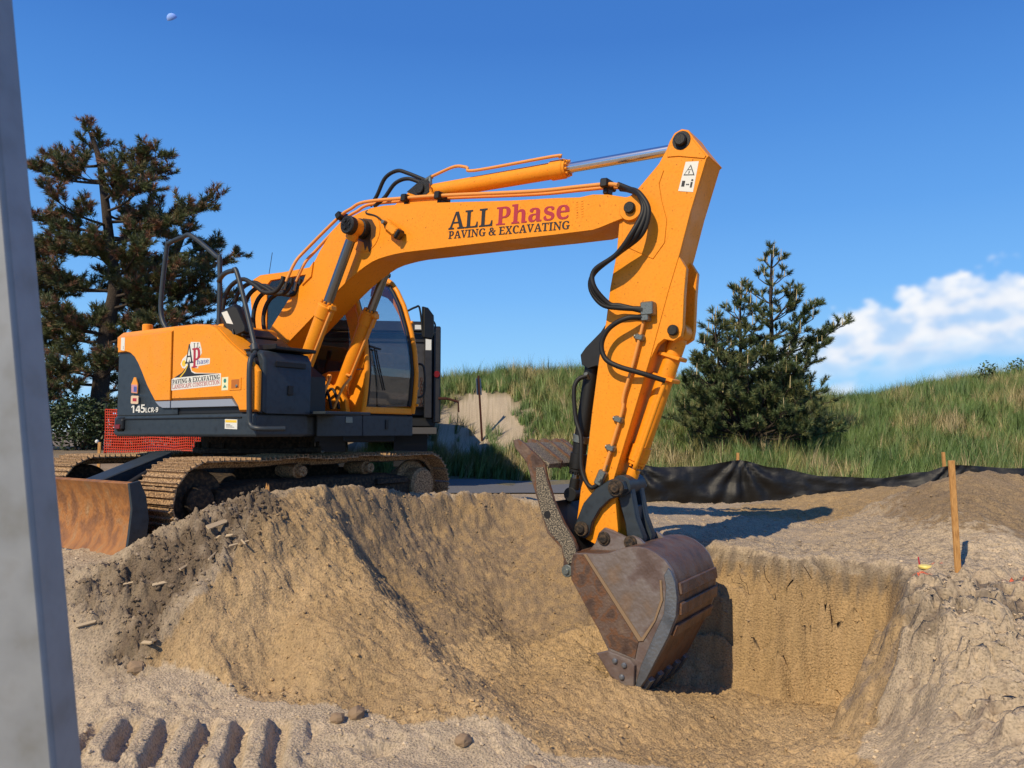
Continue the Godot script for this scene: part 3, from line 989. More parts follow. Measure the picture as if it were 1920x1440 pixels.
	# hoses from the deck up to the boom
	for k in 5:
		var z := 0.42 - 0.1 * k
		var s := 0.05 * k
		mb = MB.new()
		mb.tube(curve([Vector3(0.02 + s, 1.95, z + 0.05), Vector3(-0.08 + s, 2.3, z + 0.05), Vector3(-0.02 + s, 2.6 - s * 0.4, z + 0.03), Vector3(0.18 + s, 2.71 - s * 0.5, z), Vector3(0.4 + s, 2.62 - s * 0.4, z), Vector3(0.55 + s * 0.8, 2.53, z), Vector3(0.7 + s * 0.6, 2.52, z - 0.02), Vector3(0.78 + s * 0.4, 2.6, z - 0.04), Vector3(0.8 + s * 0.4, 2.68, z - 0.05)], 6), 0.024, 10)
		part(ex, "deck_hose", mb, M.rubber)
	# stickers and lettering on the flank
	var Z := 1.2635
	mb = MB.new()
	mb.plate(v2([-0.69, 1.9, -0.62, 1.89, -0.62, 2.03, -0.69, 2.035]), 1.262, Z + 0.001)
	var s1 := part(ex, "rear_sticker", mb, M.white)
	lettering(s1, "print", "1", M.ink, Vector3(-0.65, 1.91, Z), Vector2(0.012, 0.03))
	mb = MB.new()
	mb.plate(v2([-0.47, 1.44, -0.36, 1.43, -0.36, 1.53, -0.38, 1.56, -0.40, 1.6, -0.43, 1.6, -0.455, 1.56, -0.475, 1.53]), 1.255, Z)
	var s2 := part(ex, "union_sticker", mb, mat(Color(0.92, 0.6, 0.2), 0.5))
	mb = MB.new()
	mb.plate(v2([-0.467, 1.445, -0.365, 1.435, -0.365, 1.52, -0.47, 1.525]), Z, Z + 0.001)
	part(s2, "lower_field", mb, mat(Color(0.75, 0.55, 0.6), 0.5))
	mb = MB.new()
	mb.plate(v2([-0.425, 1.45, -0.37, 1.445, -0.37, 1.5, -0.425, 1.505]), Z + 0.001, Z + 0.002)
	part(s2, "blue_field", mb, M.blue_ink)
	mb = MB.new()
	mb.plate(v2([-0.465, 1.325, -0.35, 1.32, -0.34, 1.33, -0.34, 1.395, -0.35, 1.405, -0.46, 1.41, -0.475, 1.4, -0.475, 1.335]), 1.255, Z)
	var s3 := part(ex, "oval_sticker", mb, mat(Color(0.85, 0.74, 0.62), 0.5))
	mb = MB.new()
	mb.plate(v2([-0.44, 1.35, -0.37, 1.347, -0.37, 1.38, -0.44, 1.383]), Z, Z + 0.001)
	part(s3, "print", mb, M.red)
	lettering(ex, "model_number", "145", M.white, Vector3(-0.5, 1.228, 1.24), Vector2(0.25, 0.085), 0.01, false, true)
	lettering(ex, "model_suffix", "LCR-9", M.white, Vector3(-0.24, 1.23, 1.24), Vector2(0.22, 0.05), 0.01, false, true)
	mb = MB.new()
	mb.plate(v2([1.06, 1.06, 1.24, 1.055, 1.24, 1.145, 1.06, 1.15]), 1.24, 1.2485)
	var ws := part(ex, "warning_sticker", mb, M.white)
	mb = MB.new()
	mb.plate(v2([1.068, 1.12, 1.232, 1.116, 1.232, 1.139, 1.068, 1.143]), 1.2485, 1.2495)
	part(ws, "yellow_band", mb, M.yellow_ink)
	mb = MB.new()
	for k in 3:
		mb.plate(v2([1.08, 1.075 + 0.012 * k, 1.2 - 0.03 * k, 1.073 + 0.012 * k, 1.2 - 0.03 * k, 1.077 + 0.012 * k, 1.08, 1.079 + 0.012 * k]), 1.2485, 1.2495)
	part(ws, "print", mb, M.ink)
	# company sticker: white ground, road, letters
	mb = MB.new()
	mb.plate(v2([0.232, 1.443, 1.005, 1.468, 1.005, 1.582, 0.62, 1.604, 0.555, 1.625, 0.54, 1.67, 0.56, 1.66, 0.65, 1.645, 0.66, 1.668, 0.83, 1.68, 0.835, 1.735, 0.66, 1.745, 0.705, 1.79, 0.7, 1.83, 0.67, 1.9, 0.53, 1.91, 0.47, 1.79, 0.4, 1.75, 0.37, 1.7, 0.4, 1.66, 0.46, 1.65, 0.4, 1.6, 0.232, 1.555]), 1.262, Z)
	var st := part(ex, "company_sticker", mb, M.white)
	lettering(st, "letter_a", "A", M.ink, Vector3(0.445, 1.70, Z), Vector2(0.13, 0.19), 0.02, true, false)
	lettering(st, "letters_ll", "LL", M.ink, Vector3(0.575, 1.842, Z), Vector2(0.1, 0.052), 0.0, true, false)
	lettering(st, "letter_p", "P", M.red, Vector3(0.56, 1.655, Z + 0.001), Vector2(0.125, 0.19), 0.02, true, true)
	lettering(st, "letters_hase", "hase", M.blue_ink, Vector3(0.635, 1.685, Z + 0.001), Vector2(0.18, 0.048), 0.02, true, false)
	mb = MB.new()
	mb.plate(v2([0.27, 1.568, 0.4, 1.615, 0.48, 1.68, 0.515, 1.74, 0.525, 1.66, 0.55, 1.615, 0.6, 1.597, 0.97, 1.582, 0.5, 1.572]), Z, Z + 0.001)
	part(st, "road_picture", mb, M.ink)
	mb = MB.new()
	mb.plate(v2([0.355, 1.567, 0.43, 1.62, 0.49, 1.69, 0.497, 1.685, 0.45, 1.62, 0.38, 1.567]), Z + 0.001, Z + 0.002)
	part(st, "road_line", mb, M.yellow_ink)
	mb = MB.new()
	mb.plate(disc(0.425, 1.705, 0.032), Z, Z + 0.001)
	part(st, "sun_picture", mb, M.yellow_ink)
	lettering(st, "line_paving", "PAVING & EXCAVATING", M.ink, Vector3(0.245, 1.503, Z), Vector2(0.745, 0.046), 0.033, true, true)
	lettering(st, "line_landscape", "LANDSCAPE CONSTRUCTION", M.red, Vector3(0.245, 1.456, Z), Vector2(0.745, 0.042), 0.033, true, false)
	mb = MB.new()
	mb.plate(v2([1.02, 1.42, 1.115, 1.422, 1.115, 1.545, 1.02, 1.543]), 1.262, Z)
	var es := part(ex, "notice_sticker", mb, mat(Color(0.88, 0.88, 0.72), 0.5))
	mb = MB.new()
	mb.plate(disc(1.068, 1.51, 0.02), Z, Z + 0.001)
	mb.plate(v2([1.04, 1.445, 1.095, 1.445, 1.068, 1.475]), Z, Z + 0.001)
	part(es, "print", mb, mat(Color(0.2, 0.5, 0.45), 0.5))
	mb = MB.new()
	mb.tube([Vector3(-0.5, 2.97, -0.5), Vector3(-0.44, 3.27, -0.5)], 0.004, 6)
	part(ex, "antenna", mb, M.black)


const CAB_FRONT := [[1.24, 1.25], [1.275, 1.45], [1.3, 1.73], [1.27, 2.0], [1.21, 2.25], [1.1, 2.55], [0.99, 2.74], [0.9, 2.85], [0.78, 2.93], [0.6, 2.97]]


func cab_point(k: float) -> Vector2:
	var i := clampi(int(k), 0, CAB_FRONT.size() - 2)
	var f := k - i
	return Vector2(lerpf(CAB_FRONT[i][0], CAB_FRONT[i + 1][0], f), lerpf(CAB_FRONT[i][1], CAB_FRONT[i + 1][1], f))


func cab_strip(z0: float, z1: float, k0: float, k1: float, lift: float) -> MB:
	var mb := MB.new()
	for i in 24:
		var a := cab_point(lerpf(k0, k1, i / 24.0))
		var b := cab_point(lerpf(k0, k1, (i + 1) / 24.0))
		var t := (b - a).normalized()
		var nn := Vector3(t.y, -t.x, 0)
		mb.quad(Vector3(a.x, a.y, z0) + nn * lift, Vector3(a.x, a.y, z1) + nn * lift, Vector3(b.x, b.y, z1) + nn * lift, Vector3(b.x, b.y, z0) + nn * lift, nn)
		mb.quad(Vector3(a.x, a.y, z0) + nn * (lift - 0.006), Vector3(a.x, a.y, z1) + nn * (lift - 0.006), Vector3(b.x, b.y, z1) + nn * (lift - 0.006), Vector3(b.x, b.y, z0) + nn * (lift - 0.006), -nn)
	return mb


func cab(ex: Node3D) -> void:
	var mb := MB.new()
	var zn := -0.37
	var zf := -1.235
	# shell of the cab: sills, pillars and roof are one welded frame
	for side in [zn, zf]:
		var z0: float = side - 0.03 if side == zn else side
		var z1: float = z0 + 0.03
		mb.plate(v2([-0.6, 1.24, 1.235, 1.24, 1.262, 1.45, 1.29, 1.72, 0.72, 1.72, 0.3, 1.6, -0.5, 1.6, -0.6, 1.9]) if side == zn else v2([-0.6, 1.24, 1.235, 1.24, 1.25, 1.34, -0.6, 1.34]), z0, z1, 0.006)
		var w := 0.24 if side == zn else 0.1
		var p: Array = []
		for i in range(2, CAB_FRONT.size()):
			p.append(Vector2(CAB_FRONT[i][0], CAB_FRONT[i][1]))
		for i in range(CAB_FRONT.size() - 1, 1, -1):
			p.append(Vector2(CAB_FRONT[i][0] - w * (1.0 - 0.06 * i), CAB_FRONT[i][1] - 0.035 * (i - 2)))
		mb.plate(p, z0 + 0.001, z1 - 0.001, 0.006)
		mb.plate(v2([-0.6, 1.62, -0.5, 1.62, -0.36, 2.1, -0.37, 2.83, -0.3, 2.88, 0.8, 2.88, 0.75, 2.94, -0.5, 2.97, -0.63, 2.93, -0.68, 2.7, -0.6, 2.25]), z0 + 0.0005, z1 - 0.0005, 0.006)
	var c := part(ex, "cab", mb, M.paint)
	# rounded front posts
	for side in [zn - 0.02, zf + 0.01]:
		mb = MB.new()
		var path: Array = []
		for i in 31:
			var q := cab_point(i * 9.0 / 30.0)
			path.append(Vector3(q.x, q.y, side))
		mb.tube(path, 0.032, 12)
		part(c, "front_post", mb, M.paint)
		mb = MB.new()
		path = []
		for i in 27:
			var q := cab_point(0.5 + i * 7.9 / 26.0)
			path.append(Vector3(q.x - 0.02, q.y - 0.015, side + (0.055 if side < -1.0 else -0.055)))
		mb.tube(path, 0.026, 8)
		part(c, "window_seal", mb, M.rubber)
	mb = MB.new()
	mb.box(Vector3(1.235, 1.275, -0.80), Vector3(0.04, 0.075, 0.84), 0.01)
	part(c, "front_sill", mb, M.paint)
	mb = MB.new()
	mb.plate(v2([-0.64, 2.92, -0.5, 2.965, 0.6, 2.975, 0.8, 2.92, 0.93, 2.83, 0.9, 2.81, 0.75, 2.9, 0.55, 2.93, -0.5, 2.92, -0.6, 2.88]), zf + 0.02, zn - 0.02, 0.012)
	part(c, "roof", mb, M.paint)
	mb = MB.new()
	mb.box(Vector3(-0.61, 1.6, -0.8), Vector3(0.03, 0.75, 0.82), 0.005)
	part(c, "rear_wall", mb, M.paint)
	mb = MB.new()
	mb.box(Vector3(-0.64, 2.86, -0.8), Vector3(0.03, 0.14, 0.82), 0.005)
	part(c, "rear_header", mb, M.paint)
	mb = MB.new()
	mb.box(Vector3(-0.64, 2.4, -0.8), Vector3(0.006, 0.8, 0.8), 0.0)
	part(c, "rear_window", mb, M.tint)
	part(c, "windshield", cab_strip(zn - 0.06, zf + 0.05, 0.45, 8.4, -0.012), M.glass)
	mb = MB.new()
	mb.plate(v2([-0.5, 1.61, 0.3, 1.61, 0.72, 1.725, 1.05, 1.725, 1.0, 2.3, 0.85, 2.7, 0.75, 2.87, -0.3, 2.87, -0.37, 2.8, -0.36, 2.1]), zn - 0.018, zn - 0.012)
	part(c, "side_window", mb, M.tint)
	mb = MB.new()
	mb.plate(v2([-0.56, 1.35, 1.24, 1.35, 1.26, 1.72, 1.16, 2.25, 0.95, 2.66, 0.75, 2.87, -0.3, 2.87, -0.37, 2.8, -0.5, 1.9]), zf + 0.012, zf + 0.018)
	part(c, "door_window", mb, M.glass)
	mb = MB.new()
	mb.box(Vector3(0.28, 2.1, zf + 0.015), Vector3(0.06, 1.6, 0.034), 0.006)
	part(c, "door_post", mb, M.paint)
	# inside: floor, seat, console, levers, wiper
	mb = MB.new()
	mb.box(Vector3(0.3, 1.27, -0.8), Vector3(1.7, 0.05, 0.78), 0.005)
	part(c, "cab_floor", mb, M.rubber)
	mb = MB.new()
	mb.plate(v2([-0.2, 1.55, 0.35, 1.58, 0.38, 1.66, 0.3, 1.7, -0.02, 1.68, -0.12, 1.9, -0.2, 2.35, -0.28, 2.4, -0.33, 2.3, -0.28, 1.75]), -1.05, -0.6, 0.04)
	mb.box(Vector3(0.05, 1.42, -0.82), Vector3(0.4, 0.3, 0.4), 0.02)
	part(c, "seat", mb, M.rubber)
	for z in [-0.52, -1.12]:
		mb = MB.new()
		mb.box(Vector3(0.35, 1.62, z), Vector3(0.55, 0.2, 0.12), 0.03)
		mb.tube(curve([Vector3(0.5, 1.7, z), Vector3(0.52, 1.82, z), Vector3(0.56, 1.9, z)], 3), 0.012, 8)
		mb.cyl(Vector3(0.55, 1.88, z), Vector3(0.58, 1.98, z), 0.026, 10, 0.008)
		part(c, "control_console", mb, M.black)
	for z in [-0.72, -0.9]:
		mb = MB.new()
		mb.tube(curve([Vector3(0.98, 1.3, z), Vector3(1.0, 1.6, z + 0.04), Vector3(1.0, 1.95, z + 0.1), Vector3(0.96, 2.0, z + 0.11)], 4), 0.011, 8)
		mb.box(Vector3(0.98, 1.32, z), Vector3(0.2, 0.02, 0.1), 0.005)
		part(c, "travel_lever", mb, M.black)
	mb = MB.new()
	mb.tube([Vector3(1.305, 1.98, -0.42), Vector3(1.3, 1.96, -0.6)], 0.012, 6)
	mb.tube(curve([Vector3(1.3, 1.96, -0.5), Vector3(1.31, 1.8, -0.53), Vector3(1.305, 1.5, -0.64)], 4), 0.008, 6)
	mb.tube(curve([Vector3(1.3, 1.95, -0.53), Vector3(1.312, 1.8, -0.56), Vector3(1.307, 1.5, -0.67)], 4), 0.008, 6)
	part(c, "wiper", mb, M.black)
	mb = MB.new()
	mb.box(Vector3(0.95, 2.9, -0.55), Vector3(0.09, 0.07, 0.12), 0.015)
	part(c, "roof_lamp", mb, M.black)
	mb = MB.new()
	mb.box(Vector3(0.93, 2.93, -1.1), Vector3(0.07, 0.06, 0.09), 0.015)
	part(c, "roof_lamp", mb, M.black)
	for y in [1.35, 1.55, 2.35]:
		mb = MB.new()
		var q := Vector2(1.28, y) if y < 2.0 else Vector2(1.19, y)
		mb.cyl(Vector3(q.x, q.y, zf), Vector3(q.x + 0.035, q.y, zf - 0.01), 0.018, 10, 0.004)
		part(c, "hinge_bolt", mb, M.paint)
	# mirror on the far post
	mb = MB.new()
	mb.tube(curve([Vector3(1.13, 2.5, -1.26), Vector3(1.18, 2.55, -1.34), Vector3(1.2, 2.54, -1.4), Vector3(1.22, 2.2, -1.44)], 5), 0.013, 8)
	mb.tube(curve([Vector3(1.24, 2.26, -1.5), Vector3(1.26, 2.24, -1.6), Vector3(1.26, 2.36, -1.63), Vector3(1.25, 2.42, -1.58)], 5), 0.011, 8)
	mb.xf = Transform3D(Basis(Vector3(0, 1, 0), 1.15), Vector3(1.24, 2.37, -1.5))
	mb.plate(v2([-0.07, -0.19, 0.05, -0.2, 0.09, -0.12, 0.08, 0.1, 0.0, 0.19, -0.07, 0.2]), -0.03, 0.03, 0.015)
	part(c, "far_mirror", mb, M.black)
	mb = MB.new()
	mb.tube(curve([Vector3(1.27, 1.85, -1.29), Vector3(1.33, 1.8, -1.33), Vector3(1.33, 1.5, -1.34), Vector3(1.27, 1.44, -1.29)], 5), 0.014, 8)
	part(c, "grab_handle", mb, M.black)


func boom(ex: Node3D) -> void:
	var mb := MB.new()
	var outline: Array = v2([0.10, 1.83, 0.27, 2.055, 0.66, 2.46, 0.92, 2.66, 1.02, 2.78, 1.15, 2.95, 1.31, 3.12, 1.45, 3.195, 1.6, 3.245, 1.75, 3.28, 1.9, 3.293, 2.05, 3.29, 2.46, 3.245, 2.81, 3.197, 3.58, 3.088, 4.02, 3.036, 4.26, 3.002, 4.38, 3.006, 4.52, 2.982, 4.67, 2.935])
	for i in 9:
		var a := deg_to_rad(58.0 - 24.0 * i)
		outline.append(Vector2(4.725 + 0.105 * cos(a), 2.832 + 0.105 * sin(a)))
	outline.append_array(v2([4.636, 2.757, 4.45, 2.714, 4.38, 2.703, 4.02, 2.714, 3.58, 2.733, 2.93, 2.756, 2.65, 2.766, 2.33, 2.778, 2.2, 2.775, 2.1, 2.768, 2.0, 2.757, 1.91, 2.738, 1.82, 2.705, 1.72, 2.66, 1.62, 2.61, 1.53, 2.558, 1.35, 2.445, 1.16, 2.316, 0.9, 2.14, 0.48, 1.865, 0.36, 1.7, 0.25, 1.66, 0.14, 1.7]))
	mb.plate(outline, -0.17, 0.17, 0.0)
	# side plates stand a little proud of the top and bottom plates
	var b := part(ex, "boom", mb, M.paint)
	var m2 := MB.new()
	m2.plate(outline, 0.17, 0.19, 0.004)
	m2.plate(outline, -0.19, -0.17, 0.004)
	for z in [0.19, -0.2]:
		m2.plate(disc(4.725, 2.832, 0.1, 28), z, z + 0.01, 0.003)
		m2.plate(disc(1.8, 3.06, 0.21, 32), z - 0.004, z + 0.006, 0.002)
	part(b, "side_plate", m2, M.paint)
	mb = MB.new()
	mb.cyl(Vector3(4.725, 2.832, -0.235), Vector3(4.725, 2.832, 0.235), 0.047, 18, 0.008)
	part(b, "arm_pin", mb, M.grease)
	for z in [0.19, -0.44]:
		mb = MB.new()
		mb.cyl(Vector3(1.79, 3.08, z), Vector3(1.79, 3.08, z + 0.09), 0.1, 22, 0.01)
		mb.cyl(Vector3(1.79, 3.08, z + 0.06), Vector3(1.79, 3.08, z + 0.25), 0.075, 18, 0.01)
		mb.cyl(Vector3(1.79, 3.08, z + 0.17), Vector3(1.79, 3.08, z + 0.25), 0.092, 20, 0.01)
		for k in 3:
			mb.cyl(Vector3(1.79 + 0.04 * cos(k * 2.1), 3.08 + 0.04 * sin(k * 2.1), z + 0.25), Vector3(1.79 + 0.04 * cos(k * 2.1), 3.08 + 0.04 * sin(k * 2.1), z + 0.262), 0.012, 8, 0.002)
		part(b, "cylinder_pin", mb, M.grease)
	mb = MB.new()
	mb.plate(v2([1.7, 3.13, 1.78, 3.2, 1.9, 3.17, 1.96, 3.08, 1.95, 2.99, 1.9, 2.96, 1.91, 2.9, 1.87, 2.84, 1.84, 2.91, 1.81, 2.86, 1.79, 2.95, 1.72, 2.98, 1.7, 3.05]), 0.192, 0.1975, 0.0)
	part(b, "grease_stain", mb, mat(Color(0.3, 0.2, 0.1), 0.5))
	# ears and cylinder that pull the arm
	mb = MB.new()
	for z in [-0.13, 0.09]:
		mb.plate(v2([2.1, 3.27, 2.75, 3.19, 2.6, 3.36, 2.56, 3.45, 2.48, 3.475, 2.41, 3.45]), z, z + 0.04, 0.006)
	part(b, "cylinder_ear", mb, M.paint)
	mb = MB.new()
	mb.cyl(Vector3(2.48, 3.4, -0.16), Vector3(2.48, 3.4, 0.16), 0.05, 16, 0.006)
	mb.plate(v2([2.41, 3.35, 2.5, 3.31, 2.59, 3.35, 2.58, 3.46, 2.5, 3.5, 2.42, 3.46, 2.3, 3.4]), 0.128, 0.134, 0.002)
	part(b, "ear_pin", mb, M.grease)
	var ac := hydraulic(ex, "arm_cylinder", Vector3(2.48, 3.4, 0), Vector3(5.15, 3.31, 0), 0.585, 0.075, 0.045, M.chrome, M.paint)
	mb = MB.new()
	mb.tube(curve([Vector3(2.5, 3.52, 0.05), Vector3(2.62, 3.54, 0.06), Vector3(2.85, 3.57, 0.07), Vector3(3.0, 3.53, 0.08), Vector3(3.1, 3.48, 0.085), Vector3(3.95, 3.445, 0.09), Vector3(4.0, 3.43, 0.08)], 5), 0.015, 8)
	part(ac, "feed_pipe", mb, M.pipe)
	mb = MB.new()
	mb.cyl(Vector3(2.46, 3.5, 0.05), Vector3(2.56, 3.53, 0.055), 0.022, 10, 0.003)
	mb.cyl(Vector3(2.47, 3.46, 0.1), Vector3(2.55, 3.46, 0.09), 0.022, 10, 0.003)
	mb.cyl(Vector3(2.54, 3.44, 0.06), Vector3(2.54, 3.52, 0.06), 0.02, 10, 0.003)
	part(ac, "fitting", mb, M.fitting)
	mb = MB.new()
	mb.tube(curve([Vector3(1.72, 3.38, 0.03), Vector3(1.82, 3.47, 0.04), Vector3(1.94, 3.63, 0.05), Vector3(2.1, 3.675, 0.05), Vector3(2.25, 3.62, 0.05), Vector3(2.48, 3.505, 0.05)], 6), 0.02, 9)
	mb.tube(curve([Vector3(1.86, 3.33, 0.12), Vector3(2.0, 3.4, 0.12), Vector3(2.14, 3.52, 0.12), Vector3(2.3, 3.54, 0.11), Vector3(2.48, 3.46, 0.1)], 6), 0.02, 9)
	part(ac, "hose", mb, M.rubber)
	# boom cylinders either side
	for z in [0.315, -0.315]:
		var bc := hydraulic(ex, "boom_cylinder", Vector3(0.93, 1.4, z), Vector3(1.79, 3.08, z), 0.56, 0.082, 0.05, M.dullrod, M.paint)
		mb = MB.new()
		mb.tube(curve([Vector3(1.02, 1.42, z - 0.08), Vector3(1.1, 1.53, z + 0.02), Vector3(1.13, 1.6, z + 0.03), Vector3(1.45, 2.18, z + 0.03), Vector3(1.49, 2.27, z + 0.01)], 5), 0.014, 8)
		part(bc, "feed_pipe", mb, M.pipe)
		mb = MB.new()
		mb.box(Vector3(1.5, 2.28, z + 0.02), Vector3(0.06, 0.06, 0.08), 0.01)
		mb.cyl(Vector3(1.5, 2.28, z + 0.05), Vector3(1.5, 2.28, z + 0.075), 0.02, 6, 0.003)
		part(bc, "port_block", mb, M.paint)
	mb = MB.new()
	for k in 4:
		var z := -0.18 + 0.11 * k
		mb = MB.new()
		mb.tube(curve([Vector3(0.75, 1.25, z), Vector3(0.85, 1.4, z), Vector3(0.98, 1.5, z + 0.02), Vector3(1.06, 1.45, z + 0.03), Vector3(1.12, 1.28, z + 0.03)], 5), 0.016, 8)
		part(ex, "manifold_hose", mb, M.rubber)
	mb = MB.new()
	mb.tube(curve([Vector3(1.08, 1.3, 0.1), Vector3(1.16, 1.5, 0.08), Vector3(1.12, 1.62, -0.02), Vector3(1.0, 1.64, -0.1), Vector3(0.96, 1.55, -0.15)], 6), 0.015, 8)
	part(ex, "manifold_pipe", mb, M.pipe)
	mb = MB.new()
	mb.tube(curve([Vector3(1.14, 1.28, -0.05), Vector3(1.22, 1.5, -0.1), Vector3(1.24, 1.62, -0.2), Vector3(1.12, 1.66, -0.26)], 6), 0.015, 8)
	part(ex, "manifold_pipe", mb, M.pipe)
	# orange pipes over the back of the boom
	for k in 4:
		var z := 0.15 - 0.095 * k
		var o := 0.014 * k
		mb = MB.new()
		if k < 2:
			mb.tube(curve([Vector3(0.76 + 0.04 * k, 2.62, z + 0.16), Vector3(0.84 + 0.04 * k, 2.85, z + 0.1), Vector3(0.93 + 0.04 * k, 2.99, z + 0.03), Vector3(1.38, 3.28, z), Vector3(1.56, 3.345, z), Vector3(1.75, 3.385, z), Vector3(2.3, 3.335, z), Vector3(2.8, 3.277, z), Vector3(3.75, 3.15, z), Vector3(4.2, 3.11, z), Vector3(4.48, 3.085, z), Vector3(4.62, 3.04, z + 0.05)], 5), 0.017, 8)
		else:
			mb.tube(curve([Vector3(0.78 + 0.04 * k, 2.62, z + 0.16), Vector3(0.88 + 0.03 * k, 2.85, z + 0.1), Vector3(0.98 + 0.02 * k, 2.97, z + 0.05), Vector3(1.36, 3.24, z), Vector3(1.56, 3.325, z), Vector3(1.74, 3.365 - o, z - 0.01)], 5), 0.017, 8)
		part(b, "hydraulic_pipe", mb, M.pipe)
		mb = MB.new()
		mb.cyl(Vector3(0.745 + 0.045 * k, 2.55, z + 0.17), Vector3(0.765 + 0.043 * k, 2.64, z + 0.16), 0.027, 10, 0.004)
		part(b, "pipe_joint", mb, M.fitting)
	for q in [[1.42, 3.265, 0.5], [2.72, 3.255, -0.12], [4.48, 3.06, -0.1], [2.3, 3.3, -0.1]]:
		mb = MB.new()
		mb.xf = Transform3D(Basis(Vector3(0, 0, 1), q[2]), Vector3(q[0], q[1], 0.1))
		mb.box(Vector3(0, 0.03, 0), Vector3(0.07, 0.075, 0.19), 0.01)
		mb.box(Vector3(0, -0.02, 0), Vector3(0.05, 0.07, 0.1), 0.01)
		part(b, "pipe_clamp", mb, M.black)
	mb = MB.new()
	mb.plate(v2([0.9, 2.6, 1.04, 2.68, 1.07, 2.84, 0.97, 2.75]), 0.17, 0.205, 0.006)
	part(b, "pipe_bracket", mb, M.paint)
	# work lamp
	mb = MB.new()
	mb.xf = Transform3D(Basis(Vector3(0, 0, 1), deg_to_rad(-38.0)), Vector3(2.24, 3.0, 0.25))
	mb.box(Vector3(0, 0, 0), Vector3(0.19, 0.11, 0.1), 0.03)
	mb.box(Vector3(-0.12, 0.03, -0.03), Vector3(0.09, 0.03, 0.06), 0.008)
	var lamp := part(b, "work_lamp", mb, M.paint)
	mb = MB.new()
	mb.xf = Transform3D(Basis(Vector3(0, 0, 1), deg_to_rad(-38.0)), Vector3(2.24, 3.0, 0.25))
	mb.box(Vector3(0.09, 0, 0), Vector3(0.05, 0.1, 0.095), 0.02)
	part(lamp, "bezel", mb, M.black)
	mb = MB.new()
	mb.xf = Transform3D(Basis(Vector3(0, 0, 1), deg_to_rad(-38.0)), Vector3(2.24, 3.0, 0.25))
	mb.box(Vector3(0.114, 0, 0), Vector3(0.01, 0.07, 0.065), 0.003)
	part(lamp, "lens", mb, M.lamp_glass)
	mb = MB.new()
	mb.cyl(Vector3(2.08, 3.11, 0.19), Vector3(2.08, 3.11, 0.24), 0.022, 8, 0.004)
	part(lamp, "stud", mb, M.fitting)
	mb = MB.new()
	mb.tube(curve([Vector3(1.86, 3.295, 0.17), Vector3(1.82, 3.25, 0.2), Vector3(1.95, 3.2, 0.2), Vector3(2.05, 3.13, 0.21), Vector3(2.1, 3.06, 0.22)], 6), 0.008, 7)
	part(lamp, "cable", mb, M.rubber)
	mb = MB.new()
	mb.tube(curve([Vector3(1.45, 3.22, 0.2), Vector3(1.58, 3.2, 0.21), Vector3(1.7, 3.13, 0.22)], 6), 0.007, 7)
	part(lamp, "cable", mb, M.rubber)
	# lettering
	var turn := -0.072
	lettering(b, "letters_all", "ALL", M.ink, Vector3(2.87, 2.925, 0.1925), Vector2(0.50, 0.165), turn, true, true)
	lettering(b, "letters_phase", "Phase", M.red, Vector3(3.41, 2.888, 0.1925), Vector2(0.75, 0.172), turn, true, true)
	lettering(b, "letters_paving", "PAVING & EXCAVATING", M.ink, Vector3(2.87, 2.838, 0.1925), Vector2(1.295, 0.071), turn, true, true)
	mb = MB.new()
	for k in 2:
		for i in 7:
			mb.box(Vector3(4.235 + 0.05 * k, 2.9 + (i - 3) * 0.022, 0.1915), Vector3(0.018, 0.009, 0.003))
	part(b, "stamped_number", mb, M.paint).set_meta("kind", "stuff")


